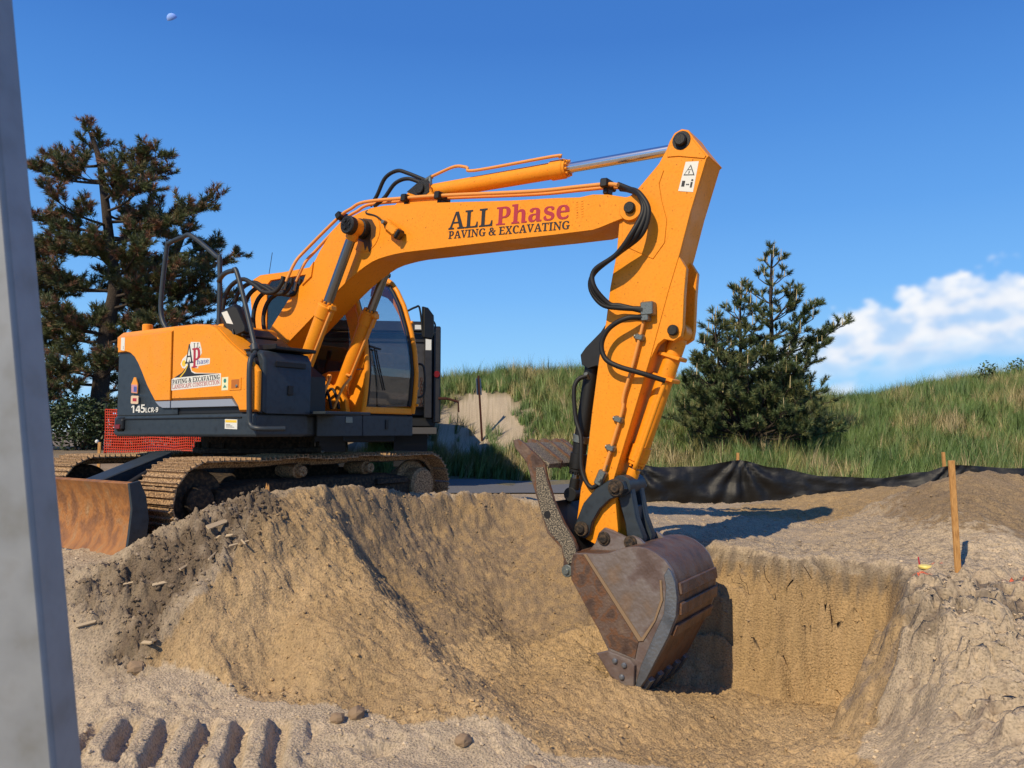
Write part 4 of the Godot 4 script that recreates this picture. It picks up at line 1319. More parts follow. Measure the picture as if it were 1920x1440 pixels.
func arm(ex: Node3D) -> void:
	var mb := MB.new()
	var outline: Array = v2([5.02, 3.262, 5.05, 3.33, 5.09, 3.385, 5.15, 3.405, 5.205, 3.385, 5.244, 3.32, 5.366, 3.144, 5.347, 3.13, 5.213, 2.734, 5.125, 2.43, 5.027, 2.14, 4.871, 1.628, 4.541, 0.652, 4.575, 0.25, 4.56, 0.14, 4.5, 0.09, 4.42, 0.095, 4.29, 0.15, 4.22, 0.2, 4.2, 0.3, 4.24, 0.57, 4.275, 0.67, 4.309, 0.9, 4.345, 1.18, 4.415, 1.63, 4.48, 1.93, 4.521, 2.21, 4.581, 2.49, 4.605, 2.72, 4.61, 2.82, 4.65, 2.91, 4.765, 2.985, 4.956, 3.164])
	mb.plate(outline, -0.14, 0.14, 0.0)
	var a := part(ex, "arm", mb, M.paint)
	mb = MB.new()
	mb.plate(outline, 0.14, 0.16, 0.004)
	mb.plate(outline, -0.16, -0.14, 0.004)
	# doubler round the boom pin, weld lines
	mb.plate(v2([4.63, 2.55, 4.9, 2.4, 5.0, 2.52, 5.02, 2.7, 4.98, 2.86, 4.96, 3.0, 5.0, 3.1, 4.95, 3.13, 4.78, 2.96, 4.64, 2.85]), 0.158, 0.166, 0.004)
	mb.plate(v2([5.03, 3.2, 5.12, 3.19, 5.33, 3.13, 5.345, 3.15, 5.235, 3.31, 5.2, 3.37, 5.15, 3.395, 5.09, 3.375, 5.05, 3.32]), 0.158, 0.168, 0.004)
	part(a, "side_plate", mb, M.paint)
	mb = MB.new()
	mb.cyl(Vector3(5.15, 3.31, -0.21), Vector3(5.15, 3.31, 0.21), 0.048, 18, 0.008)
	mb.plate(disc(5.15, 3.31, 0.075, 18), 0.166, 0.172, 0.002)
	part(a, "cylinder_pin", mb, M.grease)
	# lug that carries the bucket cylinder
	mb = MB.new()
	for z in [-0.15, 0.1]:
		mb.plate(v2([5.1, 2.42, 5.17, 2.3, 5.15, 2.1, 5.135, 1.84, 5.12, 1.77, 5.06, 1.735, 4.98, 1.755, 4.93, 1.72, 4.86, 1.6, 4.88, 1.68, 5.0, 2.1]), z, z + 0.055, 0.005)
	part(a, "cylinder_lug", mb, M.paint)
	mb = MB.new()
	mb.cyl(Vector3(5.06, 1.82, -0.19), Vector3(5.06, 1.82, 0.19), 0.043, 18, 0.008)
	part(a, "lug_pin", mb, M.grease)
	var bc := hydraulic(ex, "bucket_cylinder", Vector3(5.06, 1.82, 0), Vector3(4.6, 0.6, 0), 0.86, 0.07, 0.042, M.dullrod, M.paint)
	mb = MB.new()
	mb.tube(curve([Vector3(4.97, 1.42, 0.12), Vector3(4.9, 1.25, 0.12), Vector3(4.73, 0.82, 0.11), Vector3(4.69, 0.74, 0.08)], 4), 0.02, 8)
	part(bc, "feed_pipe", mb, M.paint)
	mb = MB.new()
	for q in [[4.99, 1.63], [4.93, 1.46]]:
		mb.xf = Transform3D(Basis(Vector3(0, 0, 1), deg_to_rad(-20.0)), Vector3(q[0], q[1], 0))
		mb.box(Vector3.ZERO, Vector3(0.19, 0.035, 0.17), 0.008)
	part(bc, "clamp_band", mb, M.paint)
	# linkage
	for z in [0.165, -0.215]:
		mb = MB.new()
		mb.plate(v2([4.21, 0.27, 4.2, 0.22, 4.24, 0.17, 4.3, 0.165, 4.345, 0.2, 4.37, 0.3, 4.44, 0.41, 4.53, 0.49, 4.63, 0.53, 4.67, 0.58, 4.65, 0.64, 4.59, 0.665, 4.52, 0.645, 4.4, 0.57, 4.29, 0.45]), z, z + 0.05, 0.008)
		part(ex, "side_link", mb, M.slate)
		for q in [[4.59, 0.586, 0.05], [4.279, 0.243, 0.045]]:
			mb = MB.new()
			var s := 1.0 if z > 0 else -1.0
			var z1: float = z + 0.05 if z > 0 else z
			mb.cyl(Vector3(q[0], q[1], z1), Vector3(q[0], q[1], z1 + s * 0.025), q[2] * 1.35, 18, 0.005)
			mb.cyl(Vector3(q[0], q[1], z1), Vector3(q[0], q[1], z1 + s * 0.05), q[2] * 0.75, 16, 0.006)
			part(ex, "link_pin", mb, M.under)
	mb = MB.new()
	mb.cyl(Vector3(4.6, 0.6, -0.16), Vector3(4.6, 0.6, 0.16), 0.085, 18, 0.006)
	mb.plate(v2([4.53, 0.6, 4.67, 0.62, 4.72, 0.35, 4.78, 0.2, 4.76, 0.12, 4.7, 0.1, 4.64, 0.14, 4.62, 0.3]), -0.13, -0.05, 0.01)
	mb.plate(v2([4.53, 0.6, 4.67, 0.62, 4.72, 0.35, 4.78, 0.2, 4.76, 0.12, 4.7, 0.1, 4.64, 0.14, 4.62, 0.3]), 0.05, 0.13, 0.01)
	mb.box(Vector3(4.66, 0.38, 0), Vector3(0.07, 0.12, 0.2), 0.01)
	part(ex, "bucket_link", mb, M.slate)
	# hoses and pipes on the side of the arm
	for k in 3:
		var o := 0.03 * k
		mb = MB.new()
		mb.tube(curve([Vector3(4.6, 3.06 - o * 0.4, 0.16 - o), Vector3(4.72, 2.99 - o * 0.2, 0.2), Vector3(4.83, 2.92 - o * 0.3, 0.26), Vector3(4.92 - o * 0.8, 2.76, 0.29), Vector3(4.86 - o, 2.58, 0.29 + o), Vector3(4.66, 2.46 - o * 0.5, 0.28 + o), Vector3(4.44 + o * 0.4, 2.33, 0.27 + o), Vector3(4.4 + o, 2.2, 0.27 + o), Vector3(4.5 + o, 2.06, 0.27), Vector3(4.65, 2.02 + o * 0.3, 0.25), Vector3(4.84, 2.0 - o * 0.3, 0.22)], 7), 0.021, 9)
		part(a, "hydraulic_hose", mb, M.rubber)
	mb = MB.new()
	mb.tube(curve([Vector3(4.85, 1.93, 0.2), Vector3(4.72, 1.93, 0.27), Vector3(4.57, 1.86, 0.28), Vector3(4.5, 1.74, 0.28), Vector3(4.53, 1.62, 0.28), Vector3(4.64, 1.55, 0.27), Vector3(4.82, 1.49, 0.22), Vector3(4.98, 1.43, 0.14)], 7), 0.021, 9)
	part(a, "hydraulic_hose", mb, M.rubber)
	mb = MB.new()
	mb.tube(curve([Vector3(4.84, 1.95, 0.2), Vector3(4.81, 1.84, 0.195), Vector3(4.72, 1.53, 0.195), Vector3(4.66, 1.36, 0.195), Vector3(4.64, 1.27, 0.195), Vector3(4.63, 1.18, 0.195), Vector3(4.46, 0.69, 0.195)], 4), 0.014, 8)
	part(a, "thumb_pipe", mb, M.pipe)
	mb = MB.new()
	mb.box(Vector3(4.87, 2.0, 0.2), Vector3(0.11, 0.11, 0.08), 0.01)
	mb.box(Vector3(4.85, 1.93, 0.2), Vector3(0.07, 0.06, 0.07), 0.01)
	mb.cyl(Vector3(4.8, 2.0, 0.21), Vector3(4.84, 2.0, 0.21), 0.025, 8, 0.003)
	part(a, "valve_block", mb, M.fitting)
	for q in [[4.79, 1.78], [4.6, 1.13], [4.53, 0.9]]:
		mb = MB.new()
		mb.xf = Transform3D(Basis(Vector3(0, 0, 1), deg_to_rad(-17.0)), Vector3(q[0], q[1], 0.185))
		mb.box(Vector3.ZERO, Vector3(0.075, 0.055, 0.06), 0.012)
		mb.cyl(Vector3(-0.05, 0, 0.0), Vector3(-0.02, 0, 0.0), 0.018, 8, 0.003)
		part(a, "pipe_clamp", mb, M.fitting)
	mb = MB.new()
	mb.xf = Transform3D(Basis(Vector3(0, 0, 1), deg_to_rad(-25.0)), Vector3(4.44, 0.66, 0.19))
	mb.box(Vector3.ZERO, Vector3(0.07, 0.13, 0.06), 0.01)
	mb.cyl(Vector3(0, 0.06, 0), Vector3(0, 0.12, 0), 0.017, 8, 0.003)
	mb.cyl(Vector3(0.01, -0.01, 0.03), Vector3(0.01, -0.01, 0.05), 0.015, 8, 0.003)
	part(a, "shutoff_valve", mb, M.fitting)
	# warning sticker
	mb = MB.new()
	mb.plate(v2([5.18, 3.135, 5.285, 3.12, 5.235, 2.885, 5.115, 2.915]), 0.1605, 0.1625)
	var s := part(a, "warning_sticker", mb, M.white)
	mb = MB.new()
	mb.plate(v2([5.16, 3.03, 5.25, 3.015, 5.222, 3.105]), 0.1625, 0.1632)
	part(s, "warning_triangle", mb, M.ink)
	mb = MB.new()
	mb.plate(v2([5.171, 3.036, 5.24, 3.024, 5.219, 3.091]), 0.1632, 0.1639)
	part(s, "triangle_field", mb, M.white)
	mb = MB.new()
	mb.plate(v2([5.195, 3.065, 5.225, 3.06, 5.225, 3.066, 5.196, 3.071]), 0.1639, 0.1645)
	mb.plate(v2([5.2, 3.035, 5.206, 3.034, 5.214, 3.052, 5.205, 3.056]), 0.1639, 0.1645)
	mb.plate(v2([5.14, 2.945, 5.165, 2.94, 5.175, 2.985, 5.15, 2.99]), 0.1625, 0.1632)
	mb.plate(v2([5.21, 2.925, 5.225, 2.922, 5.235, 2.965, 5.218, 2.968]), 0.1625, 0.1632)
	mb.plate(disc(5.231, 2.98, 0.009, 10), 0.1625, 0.1632)
	mb.plate(v2([5.178, 2.955, 5.188, 2.962, 5.188, 2.957, 5.198, 2.955, 5.198, 2.96, 5.207, 2.95, 5.196, 2.943, 5.196, 2.948, 5.186, 2.95, 5.186, 2.945]), 0.1625, 0.1632)
	part(s, "pictogram", mb, M.ink)


const BUCKET_BACK := [[4.32, 0.075], [4.42, 0.088], [4.54, 0.09], [4.62, 0.105], [4.7, 0.137], [4.78, 0.162], [4.86, 0.17], [4.93, 0.163], [5.0, 0.138], [5.073, 0.092], [5.125, 0.03], [5.16, -0.06], [5.175, -0.17], [5.165, -0.3], [5.104, -0.455], [5.005, -0.641], [4.933, -0.78], [4.86, -0.885]]


func bucket(ex: Node3D) -> void:
	var mb := MB.new()
	var th := 0.022
	# wrapped shell
	var inner: Array = []
	for i in BUCKET_BACK.size():
		var p := Vector2(BUCKET_BACK[i][0], BUCKET_BACK[i][1])
		var q := Vector2(BUCKET_BACK[mini(i + 1, 17)][0], BUCKET_BACK[mini(i + 1, 17)][1])
		var r := Vector2(BUCKET_BACK[maxi(i - 1, 0)][0], BUCKET_BACK[maxi(i - 1, 0)][1])
		var t := (q - r).normalized()
		inner.append([p, Vector2(-t.y, t.x)])
	for i in 17:
		var a: Array = inner[i]
		var b: Array = inner[i + 1]
		var A: Vector2 = a[0]
		var B: Vector2 = b[0]
		var an := Vector3(a[1].x, a[1].y, 0)
		var bn := Vector3(b[1].x, b[1].y, 0)
		mb.quad_n(Vector3(A.x, A.y, -0.4), Vector3(A.x, A.y, 0.4), Vector3(B.x, B.y, 0.4), Vector3(B.x, B.y, -0.4), an, an, bn, bn)
		var A2: Vector2 = A - a[1] * th
		var B2: Vector2 = B - b[1] * th
		mb.quad_n(Vector3(A2.x, A2.y, -0.4), Vector3(A2.x, A2.y, 0.4), Vector3(B2.x, B2.y, 0.4), Vector3(B2.x, B2.y, -0.4), -an, -an, -bn, -bn)
	mb.box(Vector3(4.32, 0.06, 0), Vector3(0.03, 0.05, 0.8), 0.006)
	var bk := part(ex, "bucket", mb, M.shell)
	var side: Array = []
	for q in BUCKET_BACK:
		side.append(Vector2(q[0], q[1]))
	side.append_array(v2([4.80, -0.878, 4.739, -0.864, 4.68, -0.8, 4.6, -0.62, 4.5, -0.445, 4.293, -0.129, 4.288, -0.02]))
	for z in [0.395, -0.425]:
		mb = MB.new()
		mb.plate(side, z, z + 0.03, 0.006)
		part(bk, "side_wall", mb, M.bucket)
	mb = MB.new()
	mb.plate(v2([4.31, 0.068, 4.40, 0.076, 4.86, -0.53, 4.83, -0.66, 4.62, -0.61, 4.5, -0.445, 4.293, -0.129, 4.29, -0.02]), 0.424, 0.431, 0.003)
	part(bk, "cheek_plate", mb, M.shell)
	# folded cheek, cutter and wear plates on the flank
	mb = MB.new()
	mb.plate(v2([4.40, 0.075, 4.43, 0.08, 4.9, -0.52, 4.86, -0.53]), 0.42, 0.436, 0.006)
	mb.plate(v2([4.86, -0.53, 4.9, -0.52, 5.0, -0.36, 5.06, -0.2, 5.05, -0.06, 5.03, -0.06, 5.035, -0.2, 4.98, -0.36]), 0.42, 0.432, 0.004)
	part(bk, "weld_rib", mb, mat(Color(0.52, 0.43, 0.33), 0.8))
	mb = MB.new()
	mb.plate(v2([5.105, 0.04, 5.13, 0.015, 5.16, -0.06, 5.173, -0.17, 5.163, -0.3, 5.102, -0.455, 5.003, -0.641, 4.931, -0.78, 4.858, -0.885, 4.83, -0.87, 4.88, -0.7, 4.97, -0.5, 5.065, -0.3, 5.085, -0.1, 5.07, -0.02]), 0.424, 0.445, 0.006)
	part(bk, "wear_plate", mb, M.wear)
	mb = MB.new()
	mb.plate(v2([4.52, -0.66, 4.56, -0.645, 4.62, -0.625, 4.8, -0.66, 4.84, -0.7, 4.83, -0.87, 4.739, -0.87, 4.636, -0.812]), 0.425, 0.455, 0.008)
	var cut := part(bk, "side_cutter", mb, M.bucket)
	for q in [[4.68, -0.69], [4.755, -0.71], [4.735, -0.8]]:
		mb = MB.new()
		mb.lathe(Vector3(q[0], q[1], 0.455), Vector3(q[0], q[1], 0.49), [[0.0, 0.022], [0.012, 0.021], [0.02, 0.014], [0.022, 0.0]], 12)
		part(cut, "bolt", mb, M.wear)
	# heel strips across the back
	for i in [[11.1, 11.9], [12.3, 13.0], [13.45, 14.0]]:
		mb = MB.new()
		var k0 := int(i[0])
		var k1 := int(i[1])
		var a: Vector2 = inner[k0][0].lerp(inner[k0 + 1][0], i[0] - k0)
		var b: Vector2 = inner[k1][0].lerp(inner[mini(k1 + 1, 17)][0], i[1] - k1)
		var nn: Vector2 = inner[k1][1]
		mb.beam(Vector3(a.x, a.y, 0) + Vector3(nn.x, nn.y, 0) * 0.012, Vector3(b.x, b.y, 0) + Vector3(nn.x, nn.y, 0) * 0.012, 0.026, 0.8, 0.006)
		part(bk, "heel_strip", mb, M.shell)
	# ears with pins
	mb = MB.new()
	for z in [0.18, -0.22]:
		mb.plate(v2([4.33, 0.06, 4.40, 0.14, 4.43, 0.22, 4.48, 0.265, 4.545, 0.25, 4.66, 0.205, 4.72, 0.22, 4.78, 0.2, 4.83, 0.16, 4.86, 0.12, 4.6, 0.04]), z, z + 0.04, 0.006)
	part(bk, "hanger_ear", mb, M.bucket)
	for q in [[4.48, 0.18], [4.71, 0.165]]:
		mb = MB.new()
		mb.cyl(Vector3(q[0], q[1], -0.25), Vector3(q[0], q[1], 0.25), 0.036, 16, 0.006)
		mb.cyl(Vector3(q[0], q[1], 0.215), Vector3(q[0], q[1], 0.235), 0.055, 18, 0.005)
		part(bk, "bucket_pin", mb, M.under)
	for k in 5:
		mb = MB.new()
		var z := -0.36 + 0.18 * k
		mb.xf = Transform3D(Basis(Vector3(0, 0, 1), deg_to_rad(-126.0)), Vector3(4.86, -0.87, z))
		mb.plate(v2([-0.1, -0.04, 0.05, -0.045, 0.2, -0.012, 0.2, 0.012, 0.05, 0.045, -0.1, 0.04]), -0.035, 0.035, 0.01)
		part(bk, "tooth", mb, M.wear)


func thumb(ex: Node3D) -> void:
	var plate_o: Array = v2([3.72, 0.96, 3.77, 0.972, 3.83, 0.94, 3.95, 0.84, 4.03, 0.77, 4.05, 0.67, 4.12, 0.47, 4.21, 0.3, 4.3, 0.18, 4.33, 0.11, 4.31, 0.0, 4.305, -0.06, 4.28, -0.115, 4.23, -0.12, 4.195, -0.07, 4.2, 0.01, 4.18, 0.1, 4.05, 0.21, 3.99, 0.38, 3.93, 0.55, 3.85, 0.78, 3.735, 0.9])
	var mb := MB.new()
	mb.plate(plate_o, 0.36, 0.39, 0.006)
	var t := part(ex, "thumb", mb, M.shell)
	mb = MB.new()
	mb.plate(plate_o, -0.39, -0.36, 0.006)
	part(t, "far_plate", mb, M.shell)
	for k in 3:
		mb = MB.new()
		mb.plate(v2([3.72, 0.96, 3.77, 0.975, 3.83, 0.955, 3.96, 0.87, 4.07, 0.79, 4.05, 0.72, 3.96, 0.76, 3.85, 0.83, 3.735, 0.91]), 0.15 - 0.21 * k, 0.17 - 0.21 * k, 0.004)
		part(t, "rib", mb, M.shell)
	mb = MB.new()
	mb.plate(v2([3.80, 0.94, 3.83, 0.935, 4.06, 0.77, 4.05, 0.735, 3.96, 0.79, 3.79, 0.91]), -0.36, 0.36, 0.004)
	part(t, "cross_plate", mb, M.mottled)
	mb = MB.new()
	mb.plate(v2([3.95, 0.74, 4.02, 0.745, 4.06, 0.62, 4.12, 0.47, 4.21, 0.3, 4.29, 0.19, 4.325, 0.1, 4.3, 0.0, 4.25, -0.02, 4.215, 0.03, 4.19, 0.12, 4.07, 0.23, 4.0, 0.38, 3.955, 0.55]), 0.39, 0.402, 0.004)
	part(t, "doubler_plate", mb, M.mottled)
	mb = MB.new()
	mb.cyl(Vector3(4.06, 0.36, 0.385), Vector3(4.06, 0.36, 0.404), 0.032, 16, 0.001)
	part(t, "plate_hole", mb, M.rubber)
	mb = MB.new()
	mb.cyl(Vector3(4.25, -0.07, -0.4), Vector3(4.25, -0.07, 0.4), 0.045, 18, 0.006)
	part(t, "pivot_tube", mb, M.black)
	mb = MB.new()
	mb.cyl(Vector3(4.25, -0.07, 0.39), Vector3(4.25, -0.07, 0.425), 0.05, 18, 0.006)
	mb.cyl(Vector3(4.25, -0.07, 0.42), Vector3(4.25, -0.07, 0.445), 0.026, 6, 0.004)
	part(t, "pivot_bolt", mb, M.fitting)
	mb = MB.new()
	mb.beam(Vector3(4.02, 0.45, 0), Vector3(4.28, 0.05, 0), 0.03, 0.72, 0.005)
	part(t, "back_plate", mb, M.black)
	# cylinder and bracket on the inner side of the arm
	mb = MB.new()
	for z in [-0.1, 0.07]:
		mb.plate(v2([4.47, 1.95, 4.4, 1.86, 4.26, 1.74, 4.21, 1.68, 4.22, 1.6, 4.28, 1.56, 4.36, 1.58, 4.42, 1.55]), z, z + 0.03, 0.005)
	part(ex, "thumb_bracket", mb, M.black)
	var tc := hydraulic(ex, "thumb_cylinder", Vector3(4.28, 1.64, 0), Vector3(4.08, 0.5, 0), 0.83, 0.062, 0.035, M.dullrod, M.black)
	mb = MB.new()
	mb.tube(curve([Vector3(4.26, 1.5, 0.09), Vector3(4.2, 1.47, 0.12), Vector3(4.17, 1.38, 0.14), Vector3(4.19, 1.15, 0.15), Vector3(4.25, 0.98, 0.17), Vector3(4.26, 0.76, 0.19), Vector3(4.3, 0.64, 0.2), Vector3(4.36, 0.58, 0.2), Vector3(4.42, 0.61, 0.2)], 6), 0.019, 8)
	part(tc, "hose", mb, M.rubber)
	mb = MB.new()
	mb.cyl(Vector3(4.26, 1.48, 0.05), Vector3(4.26, 1.52, 0.1), 0.02, 8, 0.003)
	mb.cyl(Vector3(4.17, 1.0, 0.0), Vector3(4.155, 0.94, 0.0), 0.074, 18, 0.004)
	part(tc, "fitting", mb, M.fitting)


func track_point(s: float) -> Array:
	# point and direction on the loop of one track, s in metres
	var half := 1.46
	var r := 0.355
	var straight := 2.0 * half
	var arc := PI * r
	var total := 2.0 * straight + 2.0 * arc
	s = fposmod(s, total)
	if s < straight:
		var x := -half + s
		var sag := -0.03 * sin(PI * s / straight) * absf(sin(3.0 * PI * s / straight)) + 0.02 * sin(PI * s / straight)
		return [Vector2(x, 0.4 + r + sag), Vector2(1, 0)]
	s -= straight
	if s < arc:
		var a := PI / 2.0 - s / r
		return [Vector2(half + r * cos(a), 0.4 + r * sin(a)), Vector2(sin(a), -cos(a))]
	s -= arc
	if s < straight:
		return [Vector2(half - s, 0.4 - r), Vector2(-1, 0)]
	s -= straight
	var a := -PI / 2.0 - s / r
	return [Vector2(-half + r * cos(a), 0.4 + r * sin(a)), Vector2(sin(a), -cos(a))]


func undercarriage(ex: Node3D) -> void:
	var turn := deg_to_rad(-92.0)
	var mb := MB.new()
	mb.box(Vector3(0, 0.52, 0), Vector3(1.5, 0.34, 1.1), 0.04)
	mb.beam(Vector3(0.5, 0.55, 0), Vector3(0.95, 0.45, 0.7), 0.24, 0.3, 0.03)
	mb.beam(Vector3(0.5, 0.55, 0), Vector3(0.95, 0.45, -0.7), 0.24, 0.3, 0.03)
	mb.beam(Vector3(-0.5, 0.55, 0), Vector3(-0.95, 0.45, 0.7), 0.24, 0.3, 0.03)
	mb.beam(Vector3(-0.5, 0.55, 0), Vector3(-0.95, 0.45, -0.7), 0.24, 0.3, 0.03)
	mb.cyl(Vector3(0, 0.66, 0), Vector3(0, 0.8, 0), 0.6, 28, 0.01)
	part(ex, "center_frame", mb, M.under).rotation.y = turn
	# one shoe, used for every link of both tracks
	var shoe := MB.new()
	shoe.box(Vector3(0, 0.008, 0), Vector3(0.163, 0.016, 0.6), 0.003)
	for x in [-0.062, 0.0, 0.058]:
		shoe.plate(v2([x - 0.009, 0.015, x + 0.009, 0.015, x + 0.005, 0.04, x - 0.005, 0.04]), -0.3, 0.3, 0.002)
	shoe.box(Vector3(-0.02, -0.03, 0.075), Vector3(0.18, 0.06, 0.03), 0.006)
	shoe.box(Vector3(-0.02, -0.03, -0.075), Vector3(0.18, 0.06, 0.03), 0.006)
	var shoe_mesh := shoe.mesh()
	var total := 4.0 * 1.46 + TAU * 0.355
	for side in [-1.0, 1.0]:
		mb = MB.new()
		mb.plate(v2([-1.3, 0.24, 1.25, 0.24, 1.35, 0.3, 1.3, 0.5, 0.95, 0.56, -0.9, 0.56, -1.25, 0.5, -1.4, 0.4]), side - 0.16, side + 0.16, 0.03)
		mb.box(Vector3(-0.95, 0.47, side - signf(side) * -0.17), Vector3(0.5, 0.07, 0.06), 0.01)
		var tf := part(ex, "track_frame", mb, M.under)
		tf.rotation.y = turn
		for x in [0.35, -0.6]:
			mb = MB.new()
			mb.cyl(Vector3(x, 0.63, side - 0.13), Vector3(x, 0.63, side + 0.13), 0.075, 18, 0.012)
			mb.cyl(Vector3(x, 0.63, side - 0.2), Vector3(x, 0.63, side + 0.2), 0.055, 18, 0.01)
			mb.cyl(Vector3(x, 0.63, side - 0.215), Vector3(x, 0.63, side + 0.215), 0.02, 12, 0.004)
			part(tf, "carrier_roller", mb, M.muddy)
		for k in 7:
			mb = MB.new()
			var x := -1.0 + 0.33 * k
			mb.cyl(Vector3(x, 0.2, side - 0.15), Vector3(x, 0.2, side + 0.15), 0.09, 16, 0.012)
			part(tf, "track_roller", mb, M.under)
		mb = MB.new()
		mb.cyl(Vector3(1.46, 0.4, side - 0.06), Vector3(1.46, 0.4, side + 0.06), 0.29, 28, 0.02)
		mb.cyl(Vector3(1.46, 0.4, side - 0.15), Vector3(1.46, 0.4, side + 0.15), 0.14, 20, 0.02)
		part(tf, "idler_wheel", mb, M.under)
		mb = MB.new()
		mb.cyl(Vector3(-1.46, 0.4, side - 0.04), Vector3(-1.46, 0.4, side + 0.04), 0.29, 21, 0.02)
		mb.cyl(Vector3(-1.46, 0.4, side - 0.22), Vector3(-1.46, 0.4, side + 0.22), 0.2, 24, 0.03)
		part(tf, "drive_sprocket", mb, M.muddy)
		# chain rails as the belt that carries the shoes
		mb = MB.new()
		for zz in [-0.075, 0.075]:
			var prev := Vector3.ZERO
			for k in 97:
				var q: Array = track_point(total * k / 96.0)
				var nrm := Vector2(-q[1].y, q[1].x)
				var c: Vector2 = q[0] - nrm * 0.035
				var here := Vector3(c.x, c.y, side + zz)
				if k > 0:
					mb.beam(prev, here, 0.06, 0.026, 0.0)
				prev = here
		var tr := part(ex, "track_chain", mb, M.under)
		tr.rotation.y = turn
		for k in 48:
			var q: Array = track_point(total * (k + 0.3) / 48.0)
			var o := MeshInstance3D.new()
			o.name = "track_shoe"
			o.mesh = shoe_mesh
			o.material_override = M.muddy
			var nrm := Vector2(-q[1].y, q[1].x)
			o.transform = Transform3D(Basis(Vector3(q[1].x, q[1].y, 0), Vector3(nrm.x, nrm.y, 0), Vector3(0, 0, 1)), Vector3(q[0].x, q[0].y, side))
			tr.add_child(o, true)
	# dozer blade: curved mouldboard with end plates, arms and ram guard
	var prof: Array = v2([2.19, 0.0, 2.13, 0.08, 2.095, 0.2, 2.085, 0.32, 2.1, 0.44, 2.14, 0.55, 2.17, 0.6, 2.12, 0.615, 2.085, 0.55, 2.05, 0.44, 2.035, 0.32, 2.045, 0.2, 2.085, 0.07, 2.13, 0.0])
	mb = MB.new()
	mb.plate(prof, -1.24, 1.24, 0.004)
	var bl := part(ex, "dozer_blade", mb, M.blade)
	bl.rotation.y = turn
	for z in [-1.27, 1.24]:
		mb = MB.new()
		mb.plate(v2([2.215, -0.02, 2.19, 0.18, 2.17, 0.4, 2.2, 0.61, 2.11, 0.63, 2.05, 0.5, 2.02, 0.3, 2.05, 0.05, 2.11, -0.03]), z, z + 0.03, 0.004)
		part(bl, "end_plate", mb, M.slate)
	mb = MB.new()
	mb.beam(Vector3(2.08, 0.05, 0), Vector3(2.2, -0.03, 0), 0.03, 2.46, 0.006)
	part(bl, "cutting_edge", mb, M.wear)
	mb = MB.new()
	mb.beam(Vector3(0.75, 0.4, 0.42), Vector3(2.05, 0.25, 0.5), 0.16, 0.12, 0.02)
	mb.beam(Vector3(0.75, 0.4, -0.42), Vector3(2.05, 0.25, -0.5), 0.16, 0.12, 0.02)
	part(bl, "push_arm", mb, M.slate)
	mb = MB.new()
	mb.beam(Vector3(1.15, 0.82, 0.0), Vector3(1.98, 0.52, 0.0), 0.035, 0.3, 0.01)
	mb.beam(Vector3(1.15, 0.76, 0.14), Vector3(1.98, 0.47, 0.14), 0.09, 0.02, 0.005)
	mb.beam(Vector3(1.15, 0.76, -0.14), Vector3(1.98, 0.47, -0.14), 0.09, 0.02, 0.005)
	part(bl, "ram_guard", mb, M.slate)
	mb = MB.new()
	mb.tube(curve([Vector3(1.0, 0.7, -0.2), Vector3(1.4, 0.66, -0.26), Vector3(1.7, 0.52, -0.28), Vector3(1.9, 0.42, -0.2)], 6), 0.03, 8)
	mb.tube(curve([Vector3(1.0, 0.66, -0.28), Vector3(1.4, 0.6, -0.33), Vector3(1.7, 0.46, -0.34), Vector3(1.92, 0.36, -0.25)], 6), 0.03, 8)
	part(bl, "ram_hose", mb, M.rubber)


# ------------------------------------------------------------------ plants
func lump(r: float, seed: int, squash := 0.7, rough := 0.45) -> ArrayMesh:
	var q := noise(0.9, 3, seed)
	var mb := MB.new()
	var rows := 6
	var cols := 9
	var pts: Array = []
	for j in rows + 1:
		var row: Array = []
		for i in cols:
			var a := PI * j / rows
			var b := TAU * i / cols
			var p := Vector3(sin(a) * cos(b), cos(a), sin(a) * sin(b))
			p *= 1.0 + rough * q.get_noise_3dv(p * 1.4)
			row.append(Vector3(p.x, p.y * squash, p.z) * r)
		pts.append(row)
	for j in rows:
		for i in cols:
			var i2 := (i + 1) % cols
			for t in [[pts[j][i], pts[j][i2], pts[j + 1][i2]], [pts[j][i], pts[j + 1][i2], pts[j + 1][i]]]:
				var nn: Vector3 = (t[1] - t[0]).cross(t[2] - t[0])
				if nn.length() < 1e-9:
					continue
				var c: Vector3 = t[0] + t[1] + t[2]
				if nn.dot(c) < 0.0:
					nn = -nn
				mb.t3(t[0], t[1], t[2], (t[0] * 0.7 + nn.normalized() * r).normalized(), (t[1] * 0.7 + nn.normalized() * r).normalized(), (t[2] * 0.7 + nn.normalized() * r).normalized())
	return mb.mesh()


func tuft(len_twig: float, needle: float, count: int, wide: float, seed: int) -> ArrayMesh:
	var r := RandomNumberGenerator.new()
	r.seed = seed
	var mb := MB.new()
	mb.use_col = true
	for i in count:
		var t := float(i) / count
		var a := r.randf() * TAU
		var lean := lerpf(1.05, 0.35, t) + r.randf_range(-0.2, 0.2)
		var d := Vector3(cos(a) * sin(lean), cos(lean), sin(a) * sin(lean))
		var p := Vector3(0, len_twig * (0.1 + 0.9 * t), 0)
		var e := p + d * needle * r.randf_range(0.75, 1.15)
		var s := d.cross(Vector3(r.randf() - 0.5, r.randf() - 0.5, r.randf() - 0.5)).normalized() * wide
		var k := r.randf_range(0.75, 1.2)
		mb.col = Color(k, k, k)
		var nn := s.cross(d).normalized()
		mb.tri(p - s, p + s, e, nn)
	return mb.mesh()


